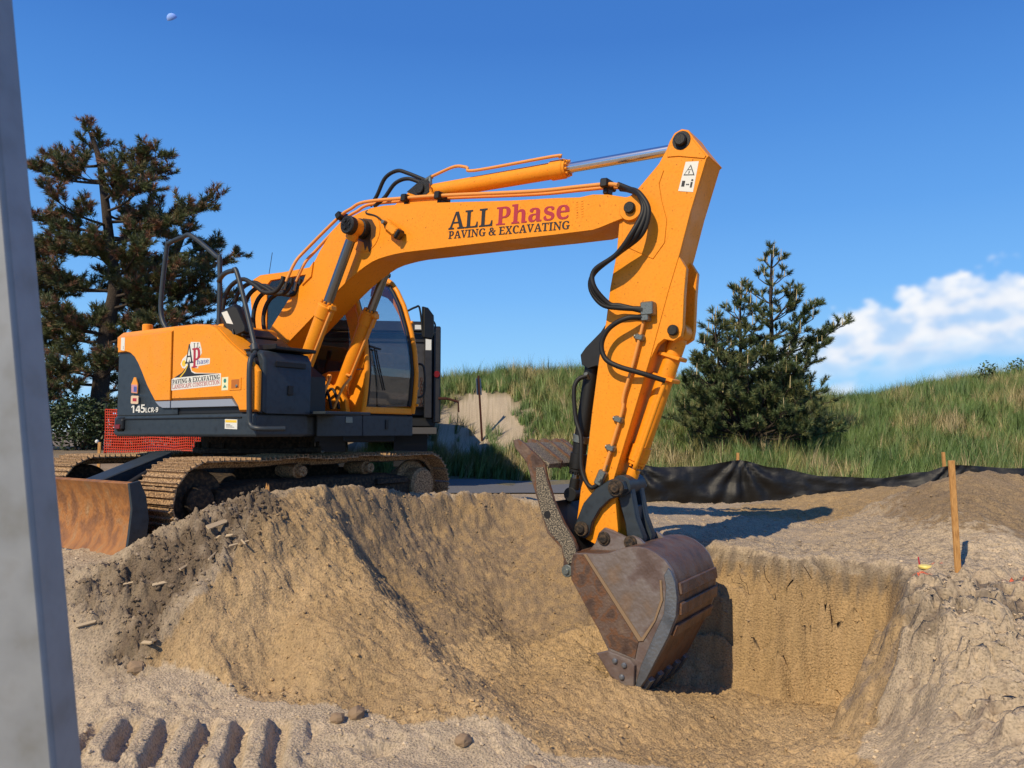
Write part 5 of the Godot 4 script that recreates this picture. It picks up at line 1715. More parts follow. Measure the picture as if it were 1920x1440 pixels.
func blades(seed: int, count: int, tall: float) -> ArrayMesh:
	var r := RandomNumberGenerator.new()
	r.seed = seed
	var mb := MB.new()
	mb.use_col = true
	for i in count:
		var a := r.randf() * TAU
		var out := Vector3(cos(a), 0, sin(a))
		var p := out * r.randf_range(0.0, 0.09)
		var h := tall * r.randf_range(0.55, 1.1)
		var bend := r.randf_range(0.15, 0.75) * h
		var s := Vector3(-sin(a), 0, cos(a)) * 0.0052
		var k := r.randf_range(0.7, 1.25)
		mb.col = Color(k, k, k * 0.95)
		var q := p + Vector3(0, h * 0.55, 0) + out * bend * 0.25
		var e := p + Vector3(0, h * (1.0 - 0.12 * bend / h), 0) + out * bend
		var nn := (out + Vector3(0, 0.5, 0)).normalized()
		mb.quad(p - s, p + s, q + s * 0.8, q - s * 0.8, nn)
		mb.tri(q - s * 0.8, q + s * 0.8, e, nn)
	return mb.mesh()


func multi(parent: Node, called: String, me: Mesh, m: Material, where: Array, colors: Array) -> MultiMeshInstance3D:
	var mm := MultiMesh.new()
	mm.transform_format = MultiMesh.TRANSFORM_3D
	mm.use_colors = true
	mm.mesh = me
	mm.instance_count = where.size()
	for i in where.size():
		mm.set_instance_transform(i, where[i])
		mm.set_instance_color(i, colors[i])
	var o := MultiMeshInstance3D.new()
	o.name = called
	o.multimesh = mm
	o.material_override = m
	o.set_meta("kind", "stuff")
	parent.add_child(o, true)
	return o


func aim(d: Vector3, s: float, spin: float) -> Basis:
	var y := d.normalized()
	var x := y.cross(Vector3(0.3, 0.1, 0.9)).normalized()
	var z := x.cross(y)
	return (Basis(x, y, z) * Basis(Vector3(0, 1, 0), spin)).scaled_local(Vector3(s, s, s))


func twigs(wood: MB, where: Array, colors: Array, from: Vector3, to: Vector3, dense: float, tone: Callable, r0 := 0.03, spread := 0.55, start := 0.3) -> void:
	var d := to - from
	var l := d.length()
	var mid := from.lerp(to, 0.5) + Vector3(0, -0.06 * l, 0)
	wood.tube(curve([from, mid, to], 5), r0, 6, 0.008, false)
	var subs := int(l * dense)
	for i in subs:
		var t := lerpf(start, 1.0, float(i + 1) / subs)
		var p := from.lerp(mid, t * 2.0) if t < 0.5 else mid.lerp(to, t * 2.0 - 1.0)
		var dir := (d.normalized() * 0.6 + Vector3(rng.randf_range(-1, 1), rng.randf_range(-0.25, 0.75), rng.randf_range(-1, 1)) * 0.8).normalized()
		var sl := spread * rng.randf_range(0.6, 1.2) * (1.15 - 0.4 * t)
		var e := p + dir * sl
		wood.tube([p, p.lerp(e, 0.5) + Vector3(0, -0.02, 0), e], 0.011, 4, 0.004, false)
		var c: int = 5 + int(sl * 6.0)
		for k in c:
			var w := lerpf(0.25, 1.0, float(k + 1) / c)
			var q := p.lerp(e, w)
			var td := (dir * 0.6 + Vector3(rng.randf_range(-1, 1), rng.randf_range(-0.1, 1.1), rng.randf_range(-1, 1)) * 0.75).normalized()
			where.append(Transform3D(aim(td, rng.randf_range(0.75, 1.25), rng.randf() * TAU), q))
			colors.append(tone.call(q))


func big_pine(called: String, label: String, trunk: Array, r0: float, limbs: Array, redness: float) -> void:
	var root := thing(called, trunk[0])
	tag(root, label, "tree", "tall pines behind the excavator")
	var wood := MB.new()
	var loc: Array = trunk.map(func(p): return p - trunk[0])
	wood.tube(curve(loc, 5), r0, 12, r0 * 0.22, false)
	var where: Array = []
	var colors: Array = []
	var top: float = loc[loc.size() - 1].y
	var tone := func(q: Vector3) -> Color:
		var k := rng.randf()
		if k < redness * (0.35 + 0.9 * q.y / top):
			return Color(0.26, 0.13, 0.075) * rng.randf_range(0.7, 1.3)
		if k > 0.86:
			return Color(0.17, 0.145, 0.05)
		return Color(0.092, 0.112, 0.042) * rng.randf_range(0.7, 1.5)
	var all: Array = []
	for e in limbs:
		all.append(e - trunk[0])
	# a few more limbs that fill the crown in depth
	for k in 19:
		var y := lerpf(0.16, 0.95, k / 19.0) * top
		var a := k * 2.4
		all.append(Vector3(cos(a) * 1.7 * (1.2 - 0.6 * y / top), y, sin(a) * 1.8) + Vector3(loc[loc.size() / 2].x, 0, 0))
	for e in all:
		var yb := clampf(e.y - 0.35 * Vector2(e.x, e.z).length() * 0.6, 0.12 * top, top * 0.93)
		var p: Vector3 = loc[0]
		for i in loc.size() - 1:
			if loc[i].y <= yb and loc[i + 1].y >= yb:
				p = loc[i].lerp(loc[i + 1], (yb - loc[i].y) / (loc[i + 1].y - loc[i].y))
		twigs(wood, where, colors, p, e, 9.4, tone, 0.05, 0.7, 0.2)
	# leader
	twigs(wood, where, colors, loc[loc.size() - 2], loc[loc.size() - 1] + Vector3(0.02, 0.05, 0), 9.0, tone, 0.04, 0.5, 0.1)
	part(root, "trunk", wood, M.bark)
	multi(root, "crown", tuft(0.19, 0.15, 40, 0.0095, 7), M.needle, where, colors)


func young_pine() -> void:
	var base := Vector3(5.4, ground_height(5.4, 17.0) - 0.05, -17.0)
	var root := thing("young_pine", base)
	tag(root, "young dark green pine with upright pale candles on the grassy dune", "tree")
	var wood := MB.new()
	var where: Array = []
	var colors: Array = []
	var tone := func(_q: Vector3) -> Color:
		return (Color(0.08, 0.115, 0.042) if rng.randf() < 0.7 else Color(0.155, 0.165, 0.06)) * rng.randf_range(0.7, 1.45)
	var candles := MB.new()
	var stems := [
		[Vector3(5.46, 0.8, -17.0), Vector3(5.66, 2.1, -17.0), Vector3(5.76, 3.04, -17.0), Vector3(5.76, 4.0, -17.0), Vector3(5.79, 4.7, -17.0), Vector3(5.81, 5.06, -17.0)],
		[Vector3(5.17, 0.8, -17.0), Vector3(5.02, 2.3, -16.8), Vector3(5.0, 3.4, -16.75), Vector3(5.03, 4.2, -16.8)],
		[Vector3(5.0, 0.8, -16.9), Vector3(4.6, 1.9, -16.6), Vector3(4.42, 2.7, -16.5), Vector3(4.38, 3.55, -16.5)]]
	for si in stems.size():
		var st: Array = stems[si].map(func(p): return p - base)
		wood.tube(curve(st, 5), 0.075 - 0.015 * si, 8, 0.012, false)
		var top: float = st[st.size() - 1].y
		var y := 0.9
		var turn := si * 0.7
		while y < top - 0.1:
			var p: Vector3 = st[0]
			for i in st.size() - 1:
				if st[i].y <= y and st[i + 1].y >= y:
					p = st[i].lerp(st[i + 1], (y - st[i].y) / (st[i + 1].y - st[i].y))
			var reach := clampf((top - y) * 0.42, 0.22, 0.95)
			for k in 5:
				turn += TAU / 5.0 + 0.13
				var l := reach * rng.randf_range(0.7, 1.15)
				var e := p + Vector3(cos(turn) * l, 0.32 * l + 0.12, sin(turn) * l)
				twigs(wood, where, colors, p, e, 5.0 if y > 2.1 else 6.5, tone, 0.018, 0.19 if y > 2.1 else 0.25, 0.35)
				candles.tube([e, e + Vector3(0.01, rng.randf_range(0.16, 0.28), 0.01)], 0.012, 5, 0.006)
			y += 0.40
		var tp: Vector3 = st[st.size() - 1]
		twigs(wood, where, colors, st[st.size() - 2], tp, 8.0, tone, 0.02, 0.2, 0.2)
		for k in 4:
			candles.tube([tp + Vector3(0.05 * cos(k * 1.6), -0.05 * k, 0.05 * sin(k * 1.6)), tp + Vector3(0.06 * cos(k * 1.6), 0.2 - 0.06 * k, 0.06 * sin(k * 1.6))], 0.012, 5, 0.006)
	# the long side branch and the broad skirt at the bottom
	for e in [Vector3(7.43, 3.42, -17.2), Vector3(6.75, 3.85, -17.0), Vector3(6.3, 4.15, -17.0), Vector3(6.9, 3.0, -16.8)]:
		var p := Vector3(5.72, e.y - 0.75, -17.0) - base
		twigs(wood, where, colors, p, e - base, 9.0, tone, 0.03, 0.26, 0.35)
		for k in 3:
			candles.tube([e - base + Vector3(-0.1 * k, -0.03 * k, 0), e - base + Vector3(-0.1 * k, 0.18 - 0.03 * k, 0)], 0.012, 5, 0.006)
	for k in 46:
		var a := k * 2.399
		var f := sqrt((k + 0.5) / 46.0)
		var e := Vector3(5.2 + cos(a) * 1.75 * (0.45 + 0.55 * f) , 0, -16.8 + sin(a) * 1.3 * (0.45 + 0.55 * f))
		e.y = base.y + 0.25 + 1.75 * (1.0 - f * f) * rng.randf_range(0.75, 1.15) + rng.randf() * 0.3
		var p := Vector3(lerpf(5.2, e.x, 0.2), base.y + 0.2 + 0.2 * (e.y - base.y), lerpf(-16.9, e.z, 0.2))
		twigs(wood, where, colors, p - base, e - base, 7.5, tone, 0.02, 0.34, 0.35)
		if k % 2 == 0:
			candles.tube([e - base, e - base + Vector3(0.0, rng.randf_range(0.16, 0.28), 0.0)], 0.012, 5, 0.006)
	part(root, "trunk", wood, M.bark)
	multi(root, "crown", tuft(0.12, 0.095, 34, 0.0065, 17), M.needle, where, colors)
	part(root, "candles", candles, mat(Color(0.74, 0.67, 0.5), 0.8))


func leafy(called: String, label: String, at: Vector3, rx: float, h: float, n: int, shade: Color, group: String) -> void:
	var root := thing(called, at)
	tag(root, label, "shrub", group)
	var wood := MB.new()
	var leaf := MB.new()
	leaf.use_col = true
	for k in 9:
		var a := k * 2.4
		var e := Vector3(cos(a) * rx * 0.7, h * rng.randf_range(0.6, 0.95), sin(a) * rx * 0.7)
		wood.tube(curve([Vector3(cos(a) * 0.08, 0, sin(a) * 0.08), e * 0.5 + Vector3(0, 0.1, 0), e], 4), 0.02, 5, 0.006, false)
	part(root, "stems", wood, M.bark)
	for k in n:
		var u := Vector3(rng.randfn(), rng.randfn(), rng.randfn()).normalized() * pow(rng.randf(), 0.4)
		var lumpy := 1.0 + 0.3 * n_mid.get_noise_3d(u.x * 0.3 + at.x, u.y * 0.3, u.z * 0.3)
		var p := Vector3(u.x * rx * lumpy, h * 0.5 + u.y * h * 0.5 * lumpy, u.z * rx * lumpy)
		if p.y < 0.03:
			continue
		var d := Vector3(rng.randf_range(-1, 1), rng.randf_range(-0.3, 0.8), rng.randf_range(-1, 1)).normalized()
		var s := d.cross(Vector3(rng.randf() - 0.5, rng.randf() - 0.5, rng.randf() - 0.5)).normalized()
		var l := rng.randf_range(0.06, 0.12)
		var kk := rng.randf_range(0.6, 1.5)
		leaf.col = Color(shade.r * kk, shade.g * kk, shade.b * kk)
		var nn := s.cross(d).normalized()
		leaf.tri(p - d * l * 0.5, p + s * l * 0.3, p + d * l * 0.6, nn)
		leaf.tri(p - d * l * 0.5, p + d * l * 0.6, p - s * l * 0.3, nn)
	part(root, "foliage", leaf, M.needle).set_meta("kind", "stuff")


func dune_grass() -> void:
	var kinds := [blades(1, 30, 0.66), blades(2, 26, 0.5), blades(3, 34, 0.4)]
	var where := [[], [], []]
	var colors := [[], [], []]
	var patch := noise(0.35, 3, 77)
	var count := 0
	while count < 19000:
		var x := rng.randf_range(-3.6, 21.0)
		var foot := lerpf(16.6, 12.9, smoothstep(0.0, 5.0, x))
		var d := foot + pow(rng.randf(), 1.15) * (27.5 - foot)
		if absf(x) > d * 0.74 + 1.0:
			continue
		count += 1
		var b := bare(x, d)
		if b > 0.35 and rng.randf() > 0.05:
			continue
		if d < foot + 0.6 and rng.randf() < 0.5:
			continue
		var k := rng.randi() % 3
		var s := rng.randf_range(0.6, 1.15)
		var bas := Basis(Vector3(0, 0, 1), -0.14) * Basis(Vector3(0, 1, 0), rng.randf() * TAU) * Basis(Vector3(1, 0, 0), rng.randf_range(-0.35, 0.35)) * Basis.from_scale(Vector3(s, s * rng.randf_range(0.7, 1.15), s))
		where[k].append(Transform3D(bas, Vector3(x, ground_height(x, d) - 0.02, -d)))
		var p := patch.get_noise_2d(x, d) + rng.randf_range(-0.25, 0.25)
		var c := Color(0.13, 0.2, 0.055)
		if p > 0.2:
			c = Color(0.25, 0.24, 0.09)
		if p > 0.46 or rng.randf() < 0.07:
			c = Color(0.42, 0.34, 0.19)
		if p < -0.25:
			c = Color(0.09, 0.165, 0.045)
		colors[k].append(c * rng.randf_range(0.75, 1.25))
	var root := thing("dune_grass", Vector3.ZERO)
	tag(root, "tall green and straw beach grass covering the dune", "grass", "", "stuff")
	for k in 3:
		multi(root, ["tall_tufts", "middle_tufts", "short_tufts"][k], kinds[k], M.grass, where[k], colors[k])


# ------------------------------------------------------------------ the rest of the site
func dump_truck() -> void:
	var t := thing("dump_truck", Vector3(-2.5, 0.0, -13.5), deg_to_rad(7.5))
	tag(t, "black dump truck seen from behind, parked on the road past the excavator", "truck")
	# local: x right, y up, -z towards the cab of the truck
	var mb := MB.new()
	mb.box(Vector3(0, 2.05, -2.4), Vector3(2.3, 1.5, 4.6), 0.03)
	var bed := part(t, "dump_bed", mb, M.truck)
	mb = MB.new()
	for k in 6:
		mb.box(Vector3(1.17, 2.05, -0.4 - 0.8 * k), Vector3(0.05, 1.5, 0.1), 0.01)
	part(bed, "side_stake", mb, M.truck)
	mb = MB.new()
	mb.box(Vector3(0, 2.05, 0.0), Vector3(2.1, 1.15, 0.07), 0.015)
	var tg := part(t, "tailgate", mb, M.truck_panel)
	mb = MB.new()
	mb.box(Vector3(0, 2.9, -0.05), Vector3(2.2, 0.19, 0.12), 0.02)
	part(tg, "top_rail", mb, M.truck)
	mb = MB.new()
	mb.box(Vector3(0, 2.64, 0.03), Vector3(2.12, 0.06, 0.06), 0.01)
	mb.box(Vector3(0, 1.5, 0.03), Vector3(2.12, 0.08, 0.06), 0.01)
	part(tg, "cross_rail", mb, M.truck)
	for s in [-1.0, 1.0]:
		mb = MB.new()
		mb.box(Vector3(1.02 * s, 2.12, 0.07), Vector3(0.14, 1.7, 0.1), 0.015)
		mb.box(Vector3(1.08 * s, 3.0, 0.06), Vector3(0.07, 0.12, 0.08), 0.01)
		part(t, "gate_post", mb, M.truck)
		mb = MB.new()
		mb.box(Vector3(1.02 * s, 2.62, 0.123), Vector3(0.1, 0.3, 0.006))
		part(t, "reflector", mb, M.white)
		mb = MB.new()
		mb.box(Vector3(1.17 * s, 2.05, -0.06), Vector3(0.14, 1.72, 0.2), 0.02)
		var cp := part(t, "corner_post", mb, M.truck)
		mb = MB.new()
		mb.cyl(Vector3(1.17 * s, 2.05, 0.04), Vector3(1.17 * s, 2.05, 0.06), 0.06, 16, 0.006)
		part(cp, "tail_lamp", mb, M.tail)
		mb = MB.new()
		for k in 9:
			mb.xf = Transform3D(Basis(Vector3(0, 1, 0), 1.57 * (k % 2)), Vector3(0.9 * s, 1.95 - 0.055 * k, 0.1))
			mb.tube([Vector3(-0.018, 0.03, 0), Vector3(0.018, 0.03, 0), Vector3(0.018, -0.03, 0), Vector3(-0.018, -0.03, 0), Vector3(-0.018, 0.03, 0)], 0.008, 5)
		part(t, "chain", mb, M.rust)
		mb = MB.new()
		mb.cyl(Vector3(0.72 * s - 0.26, 0.5, -0.9), Vector3(0.72 * s + 0.26, 0.5, -0.9), 0.5, 28, 0.04)
		var wh := part(t, "wheel", mb, M.rubber)
		mb = MB.new()
		mb.cyl(Vector3(0.72 * s - 0.27, 0.5, -0.9), Vector3(0.72 * s + 0.27, 0.5, -0.9), 0.26, 20, 0.02)
		part(wh, "rim", mb, M.fitting)
		mb = MB.new()
		mb.box(Vector3(0.72 * s, 0.72, -0.28), Vector3(0.6, 0.62, 0.02), 0.005)
		part(t, "mud_flap", mb, M.rubber)
	mb = MB.new()
	mb.box(Vector3(0, 1.2, -0.1), Vector3(2.3, 0.16, 0.2), 0.02)
	mb.box(Vector3(0, 1.0, -2.4), Vector3(0.9, 0.3, 4.6), 0.02)
	part(t, "chassis", mb, M.black)
	mb = MB.new()
	mb.box(Vector3(0, 1.05, 0.02), Vector3(2.36, 0.12, 0.1), 0.01)
	part(t, "rear_bar", mb, mat(Color(0.3, 0.29, 0.28), 0.6))
	mb = MB.new()
	mb.box(Vector3(1.28, 1.62, 0.06), Vector3(0.16, 0.05, 0.05), 0.01)
	mb.tube([Vector3(1.36, 1.62, 0.06), Vector3(1.56, 1.56, 0.08)], 0.022, 8)
	mb.tube([Vector3(1.55, 1.57, 0.08), Vector3(1.56, 1.38, 0.08)], 0.014, 8)
	part(t, "gate_lever", mb, M.rust)
	mb = MB.new()
	mb.plate(v2([0.78, 2.85, 0.94, 2.85, 0.94, 2.93, 0.78, 2.93]), 0.011, 0.014)
	part(t, "registration_plate", mb, M.white)
	var cargo := MeshInstance3D.new()
	cargo.name = "sand_cargo"
	cargo.mesh = lump(1.0, 5, 0.22)
	cargo.material_override = mat(Color(0.62, 0.5, 0.36), 0.95)
	cargo.position = Vector3(-0.1, 2.86, -1.3)
	cargo.scale = Vector3(1.05, 0.75, 1.2)
	t.add_child(cargo, true)
	# cab of the truck, beyond the bed
	mb = MB.new()
	mb.box(Vector3(0, 1.75, -5.6), Vector3(2.3, 1.9, 1.5), 0.1)
	part(t, "truck_cab", mb, M.truck)


func silt_fence() -> void:
	var root := thing("silt_fence", Vector3(0, 0, 0))
	tag(root, "sagging black plastic silt fence on wooden stakes in front of the dune", "fence")
	var tops := [[1.75, 11.0, 0.58], [2.1, 11.0, 0.53], [2.6, 11.0, 0.54], [3.24, 11.0, 0.63], [3.7, 10.95, 0.53], [4.4, 10.9, 0.41], [5.1, 10.8, 0.39], [5.7, 10.7, 0.48], [6.05, 10.62, 0.58], [6.8, 10.5, 0.54], [7.6, 10.4, 0.55], [8.6, 10.3, 0.58]]
	var q := noise(1.0, 4, 301)
	var mb := MB.new()
	var n := 150
	var rows := 12
	var pts: Array = []
	for i in n + 1:
		var t := float(i) / n * (tops.size() - 1)
		var k := mini(int(t), tops.size() - 2)
		var f := t - k
		var s := f * f * (3.0 - 2.0 * f)
		var x: float = lerpf(tops[k][0], tops[k + 1][0], f)
		var d: float = lerpf(tops[k][1], tops[k + 1][1], f)
		var h: float = lerpf(tops[k][2], tops[k + 1][2], s)
		var col: Array = []
		for j in rows + 1:
			var v := float(j) / rows
			# folds that fan out from the stakes
			var fan := 0.0
			for sx in [1.75, 3.24, 6.05]:
				var a := atan2(x - sx, (1.0 - v) * 0.6 + 0.05)
				fan += 0.04 * sin(a * 11.0 + sx) * exp(-absf(x - sx) * 1.1)
			var out := fan * (1.0 - 0.3 * v) + 0.05 * q.get_noise_2d(x * 1.2, v * 3.0) + 0.012 * q.get_noise_2d(x * 5.0, v * 2.0) + 0.08 * sin(v * PI) * (0.4 + q.get_noise_2d(x * 0.8, 9.0))
			col.append(Vector3(x, lerpf(ground_height(x, d) - 0.05, h, v), -d + out))
		pts.append(col)
	var nrm := func(i: int, j: int) -> Vector3:
		var a: Vector3 = pts[mini(i + 1, n)][j] - pts[maxi(i - 1, 0)][j]
		var b: Vector3 = pts[i][mini(j + 1, rows)] - pts[i][maxi(j - 1, 0)]
		return a.cross(b).normalized()
	for i in n:
		for j in rows:
			mb.quad_n(pts[i][j], pts[i + 1][j], pts[i + 1][j + 1], pts[i][j + 1], nrm.call(i, j), nrm.call(i + 1, j), nrm.call(i + 1, j + 1), nrm.call(i, j + 1))
	part(root, "fabric", mb, M.plastic)
	for sx in [[3.24, 11.16, 0.73, 0.02], [6.05, 10.79, 0.75, -0.03], [1.72, 11.16, 0.6, 0.0], [8.4, 10.5, 0.7, 0.02]]:
		mb = MB.new()
		mb.beam(Vector3(sx[0], -0.2, -sx[1]), Vector3(sx[0] + sx[3], sx[2], -sx[1]), 0.035, 0.04, 0.003)
		part(root, "stake", mb, M.stake)


func site() -> void:
	var mb := MB.new()
	# asphalt road at the foot of the dune
	for k in 60:
		var x0 := -7.0 + k * 0.6
		var x1 := x0 + 0.6
		mb.quad(Vector3(x0, ground_height(x0, 12.9) + 0.02, -12.9), Vector3(x1, ground_height(x1, 12.9) + 0.02, -12.9), Vector3(x1, ground_height(x1, 16.3) + 0.03, -16.3 - 0.1 * sin(x1)), Vector3(x0, ground_height(x0, 16.3) + 0.03, -16.3 - 0.1 * sin(x0)), Vector3.UP)
		if x0 > 1.2:
			break
	var rd := part(self, "road", mb, mat(Color(0.42, 0.42, 0.43), 0.9, 0.0, tex(0.1, 4, 401, [[0.0, grey(0.7)], [0.5, grey(0.92)], [1.0, grey(1.0)]]), 1.0))
	rd.set_meta("kind", "structure")
	dump_truck()
	silt_fence()
	# sign seen edge on, on the dune
	var gy := ground_height(-0.78, 20.3)
	var sg := thing("sign_post", Vector3(-0.78, gy - 0.1, -20.3))
	tag(sg, "rusty leaning sign post with a narrow grey sign on the bare sand slope", "sign")
	mb = MB.new()
	mb.beam(Vector3(0, 0, 0), Vector3(-0.11, 2.62 - gy, -0.02), 0.055, 0.05, 0.005)
	part(sg, "post", mb, M.rust)
	mb = MB.new()
	mb.xf = Transform3D(Basis(Vector3(0, 0, 1), 0.06) * Basis(Vector3(0, 1, 0), 1.15), Vector3(-0.1, 2.33 - gy, -0.06))
	mb.box(Vector3.ZERO, Vector3(0.3, 0.44, 0.008), 0.002)
	part(sg, "sign_plate", mb, M.galv)
	# orange safety netting behind the machine
	var nf := thing("safety_fence", Vector3(-9.5, ground_height(-9.5, 18.0), -18.0))
	tag(nf, "orange plastic mesh safety fence behind the excavator counterweight", "fence")
	mb = MB.new()
	var q := noise(0.8, 2, 88)
	for i in 72:
		var x := i * 0.05
		mb.tube([Vector3(x, 0.02, 0.05 * q.get_noise_1d(x)), Vector3(x + 0.02, 0.6, 0.1 * q.get_noise_1d(x)), Vector3(x, 1.15 + 0.05 * q.get_noise_1d(x * 2.0), 0.05 * q.get_noise_1d(x))], 0.011, 4)
	for j in 19:
		var p: Array = []
		for i in 14:
			p.append(Vector3(i * 0.275, 0.05 + j * 0.061 + 0.04 * q.get_noise_1d(i * 0.275 * 2.0), 0.08 * q.get_noise_1d(i * 0.275)))
		mb.tube(p, 0.012, 4)
	part(nf, "netting", mb, M.orange_net)
	for x in [0.0, 2.4, 3.55]:
		mb = MB.new()
		mb.tube([Vector3(x, -0.2, -0.04), Vector3(x, 1.3, -0.04)], 0.02, 6)
		part(nf, "rod", mb, M.black)
	# stakes
	var ts := thing("survey_stake", Vector3(3.24, ground_height(3.24, 5.66) - 0.06, -5.66))
	tag(ts, "tall bare wooden survey stake by the orange paint marks at the pit edge", "stake")
	mb = MB.new()
	mb.beam(Vector3(0, -0.1, 0), Vector3(-0.025, 0.87, 0), 0.042, 0.02, 0.002)
	part(ts, "shaft", mb, M.stake)
	var ss := thing("survey_stake", Vector3(-6.15, 0.0, -11.5))
	tag(ss, "thin pale wooden stake with a white knob standing beyond the dozer blade", "stake")
	mb = MB.new()
	mb.beam(Vector3(0, -0.1, 0), Vector3(0.01, 0.88, 0), 0.045, 0.02, 0.002)
	part(ss, "shaft", mb, M.stake)
	mb = MB.new()
	mb.lathe(Vector3(-0.03, 0.86, 0), Vector3(-0.03, 0.93, 0), [[0.0, 0.0], [0.01, 0.022], [0.03, 0.028], [0.05, 0.02], [0.06, 0.0]], 10)
	part(ss, "knob", mb, M.white)
	var bs := thing("broken_stake", Vector3(-2.24, ground_height(-2.24, 7.1) - 0.05, -7.1))
	tag(bs, "short broken wooden stake poking from the bank beside the near track", "stake")
	mb = MB.new()
	mb.plate(v2([-0.018, 0, 0.018, 0, 0.02, 0.17, 0.01, 0.2, 0.006, 0.17, -0.008, 0.21, -0.018, 0.15]), -0.01, 0.01, 0.002)
	part(bs, "shaft", mb, M.stake)
	# marker by the tall stake
	var mk := thing("survey_marker", Vector3(3.1, ground_height(3.1, 5.85), -5.85))
	tag(mk, "small yellow topped survey marker lying near the tall stake", "marker")
	mb = MB.new()
	mb.lathe(Vector3(0, 0.0, 0), Vector3(0, 0.1, 0), [[0.0, 0.0], [0.0, 0.045], [0.012, 0.05], [0.024, 0.045], [0.028, 0.0]], 14)
	part(mk, "cap", mb, mat(Color(0.9, 0.82, 0.45), 0.5))
	mb = MB.new()
	mb.tube([Vector3(-0.03, 0.0, -0.02), Vector3(-0.035, 0.08, -0.03)], 0.006, 6)
	part(mk, "whisker", mb, M.red)
	var hp: Array = []
	for k in 9:
		var x := 3.5 + 0.14 * k
		var d := 5.33 - 0.035 * k + 0.03 * sin(k * 1.1)
		hp.append(Vector3(x, ground_height(x, d) + 0.012, -d))
	mb = MB.new()
	mb.tube(curve(hp, 4), 0.014, 8)
	var hs := part(self, "hose", mb, mat(Color(0.09, 0.2, 0.2), 0.5))
	tag(hs, "dark green hose lying on the ground at the pit edge", "hose")
	# wooden scraps in the dark soil
	var scraps := [[-2.37, 6.25, 0.22, 0.05, 0.9], [-2.33, 6.2, 0.26, 0.035, -0.5], [-2.13, 6.12, 0.2, 0.02, 0.5], [-2.1, 6.08, 0.12, 0.015, 1.9], [-2.62, 5.85, 0.14, 0.03, 0.2], [-2.5, 5.95, 0.13, 0.02, 1.2], [-2.52, 5.42, 0.16, 0.03, -1.0], [-3.05, 5.62, 0.13, 0.03, 0.3], [-2.88, 5.95, 0.15, 0.02, 0.1], [-2.3, 5.98, 0.18, 0.015, 1.4]]
	for s in scraps:
		mb = MB.new()
		var l: float = s[2]
		var w: float = s[3]
		mb.plate(v2([-l / 2, -w / 2, l * 0.4, -w * 0.45, l / 2, 0, l * 0.42, w * 0.4, -l * 0.45, w / 2, -l * 0.5, w * 0.1]), -0.006, 0.006, 0.002)
		var o := MeshInstance3D.new()
		o.name = numbered("wood_scrap")
		o.mesh = mb.mesh()
		o.material_override = M.splinter
		add_child(o)
		o.transform = Transform3D(Basis(Vector3(0, 1, 0), s[4]) * Basis(Vector3(1, 0, 0), -1.0) * Basis(Vector3(0, 0, 1), 0.3), Vector3(s[0], ground_height(s[0], s[1]) + 0.02, -s[1]))
		tag(o, "pale splintered wood scrap in the dark soil beside the dozer blade", "wood", "wood scraps in the dark soil")
	# roots that hang out of the cut face
	var roots := [[1.95, -0.1, 2.0, -0.36], [2.12, -0.06, 2.18, -0.42], [2.4, -0.05, 2.46, -0.36], [1.86, -0.2, 1.98, -0.3]]
	for s in roots:
		var rp: Array = []
		for k in 7:
			var f := k / 6.0
			var x: float = lerpf(s[0], s[2], f) + 0.02 * sin(f * 9.0 + s[0] * 7.0)
			var h: float = lerpf(s[1], s[3], f) + 0.012 * sin(f * 13.0 + s[1] * 9.0)
			var d := 5.4
			while d < 7.4 and ground_height(x, d) < h:
				d += 0.012
			rp.append(Vector3(x, h, -d + 0.004))
		mb = MB.new()
		mb.tube(rp, 0.004, 5, 0.0015)
		var o := part(self, numbered("root"), mb, mat(Color(0.2, 0.14, 0.1), 0.9))
		tag(o, "thin dark root hanging out of the cut sand wall of the pit", "root", "roots in the pit wall")
	# loose stones on the pale sand in front
	var stones := [[-0.28, 4.52, 0.05], [-0.95, 4.82, 0.055], [-1.05, 4.75, 0.045], [-2.55, 5.35, 0.07], [0.1, 4.35, 0.035]]
	for s in stones:
		var o := MeshInstance3D.new()
		o.name = numbered("stone")
		o.mesh = lump(s[2], int(s[2] * 1000.0), 0.7)
		o.material_override = mat(Color(0.55, 0.46, 0.36), 0.9, 0.0, null)
		add_child(o)
		o.position = Vector3(s[0], ground_height(s[0], s[1]) + s[2] * 0.3, -s[1])
		tag(o, "small brown stone lying at the foot of the sand pile", "stone", "stones at the foot of the sand pile")
	# clods and crumbs
	var where: Array = []
	var colors: Array = []
	var tries := 0
	while where.size() < 7000 and tries < 90000:
		tries += 1
		var x := rng.randf_range(-3.6, 4.0)
		var d := rng.randf_range(3.9, 9.4)
		if absf(x) > d * 0.7:
			continue
		var sand := in_sand(x, d)
		var sl := soil(x, d) if x < -1.2 else 0.0
		var keep := 0.12 if sand else 0.07
		keep = maxf(keep, sl * 0.8)
		# crumbs roll to the toe of the pile
		keep = maxf(keep, bell(x, d, -0.45, 4.8, 0.5, 0.12) * 1.2 + bell(x, d, -1.7, 5.2, 0.7, 0.08) * 0.5 + bell(x, d, -1.3, 8.2, 0.7, 0.6) * 0.4 + bell(x, d, 2.7, 4.2, 0.6, 0.7) * 0.5 + bell(x, d, 2.0, 6.15, 0.7, 0.1) * 0.9)
		if rng.randf() > keep:
			continue
		var r := 0.003 + 0.012 * pow(rng.randf(), 3.5)
		if sl > 0.4:
			r *= 1.5
		var bas := Basis(Vector3(rng.randf(), rng.randf(), 0.2).normalized(), rng.randf() * TAU).scaled(Vector3(r, r * 0.8, r))
		where.append(Transform3D(bas, Vector3(x, ground_height(x, d) + r * 0.25, -d)))
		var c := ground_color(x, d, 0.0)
		var k := rng.randf_range(0.75, 1.2)
		colors.append(Color(c.r * k, c.g * k, c.b * k))
	var cm := StandardMaterial3D.new()
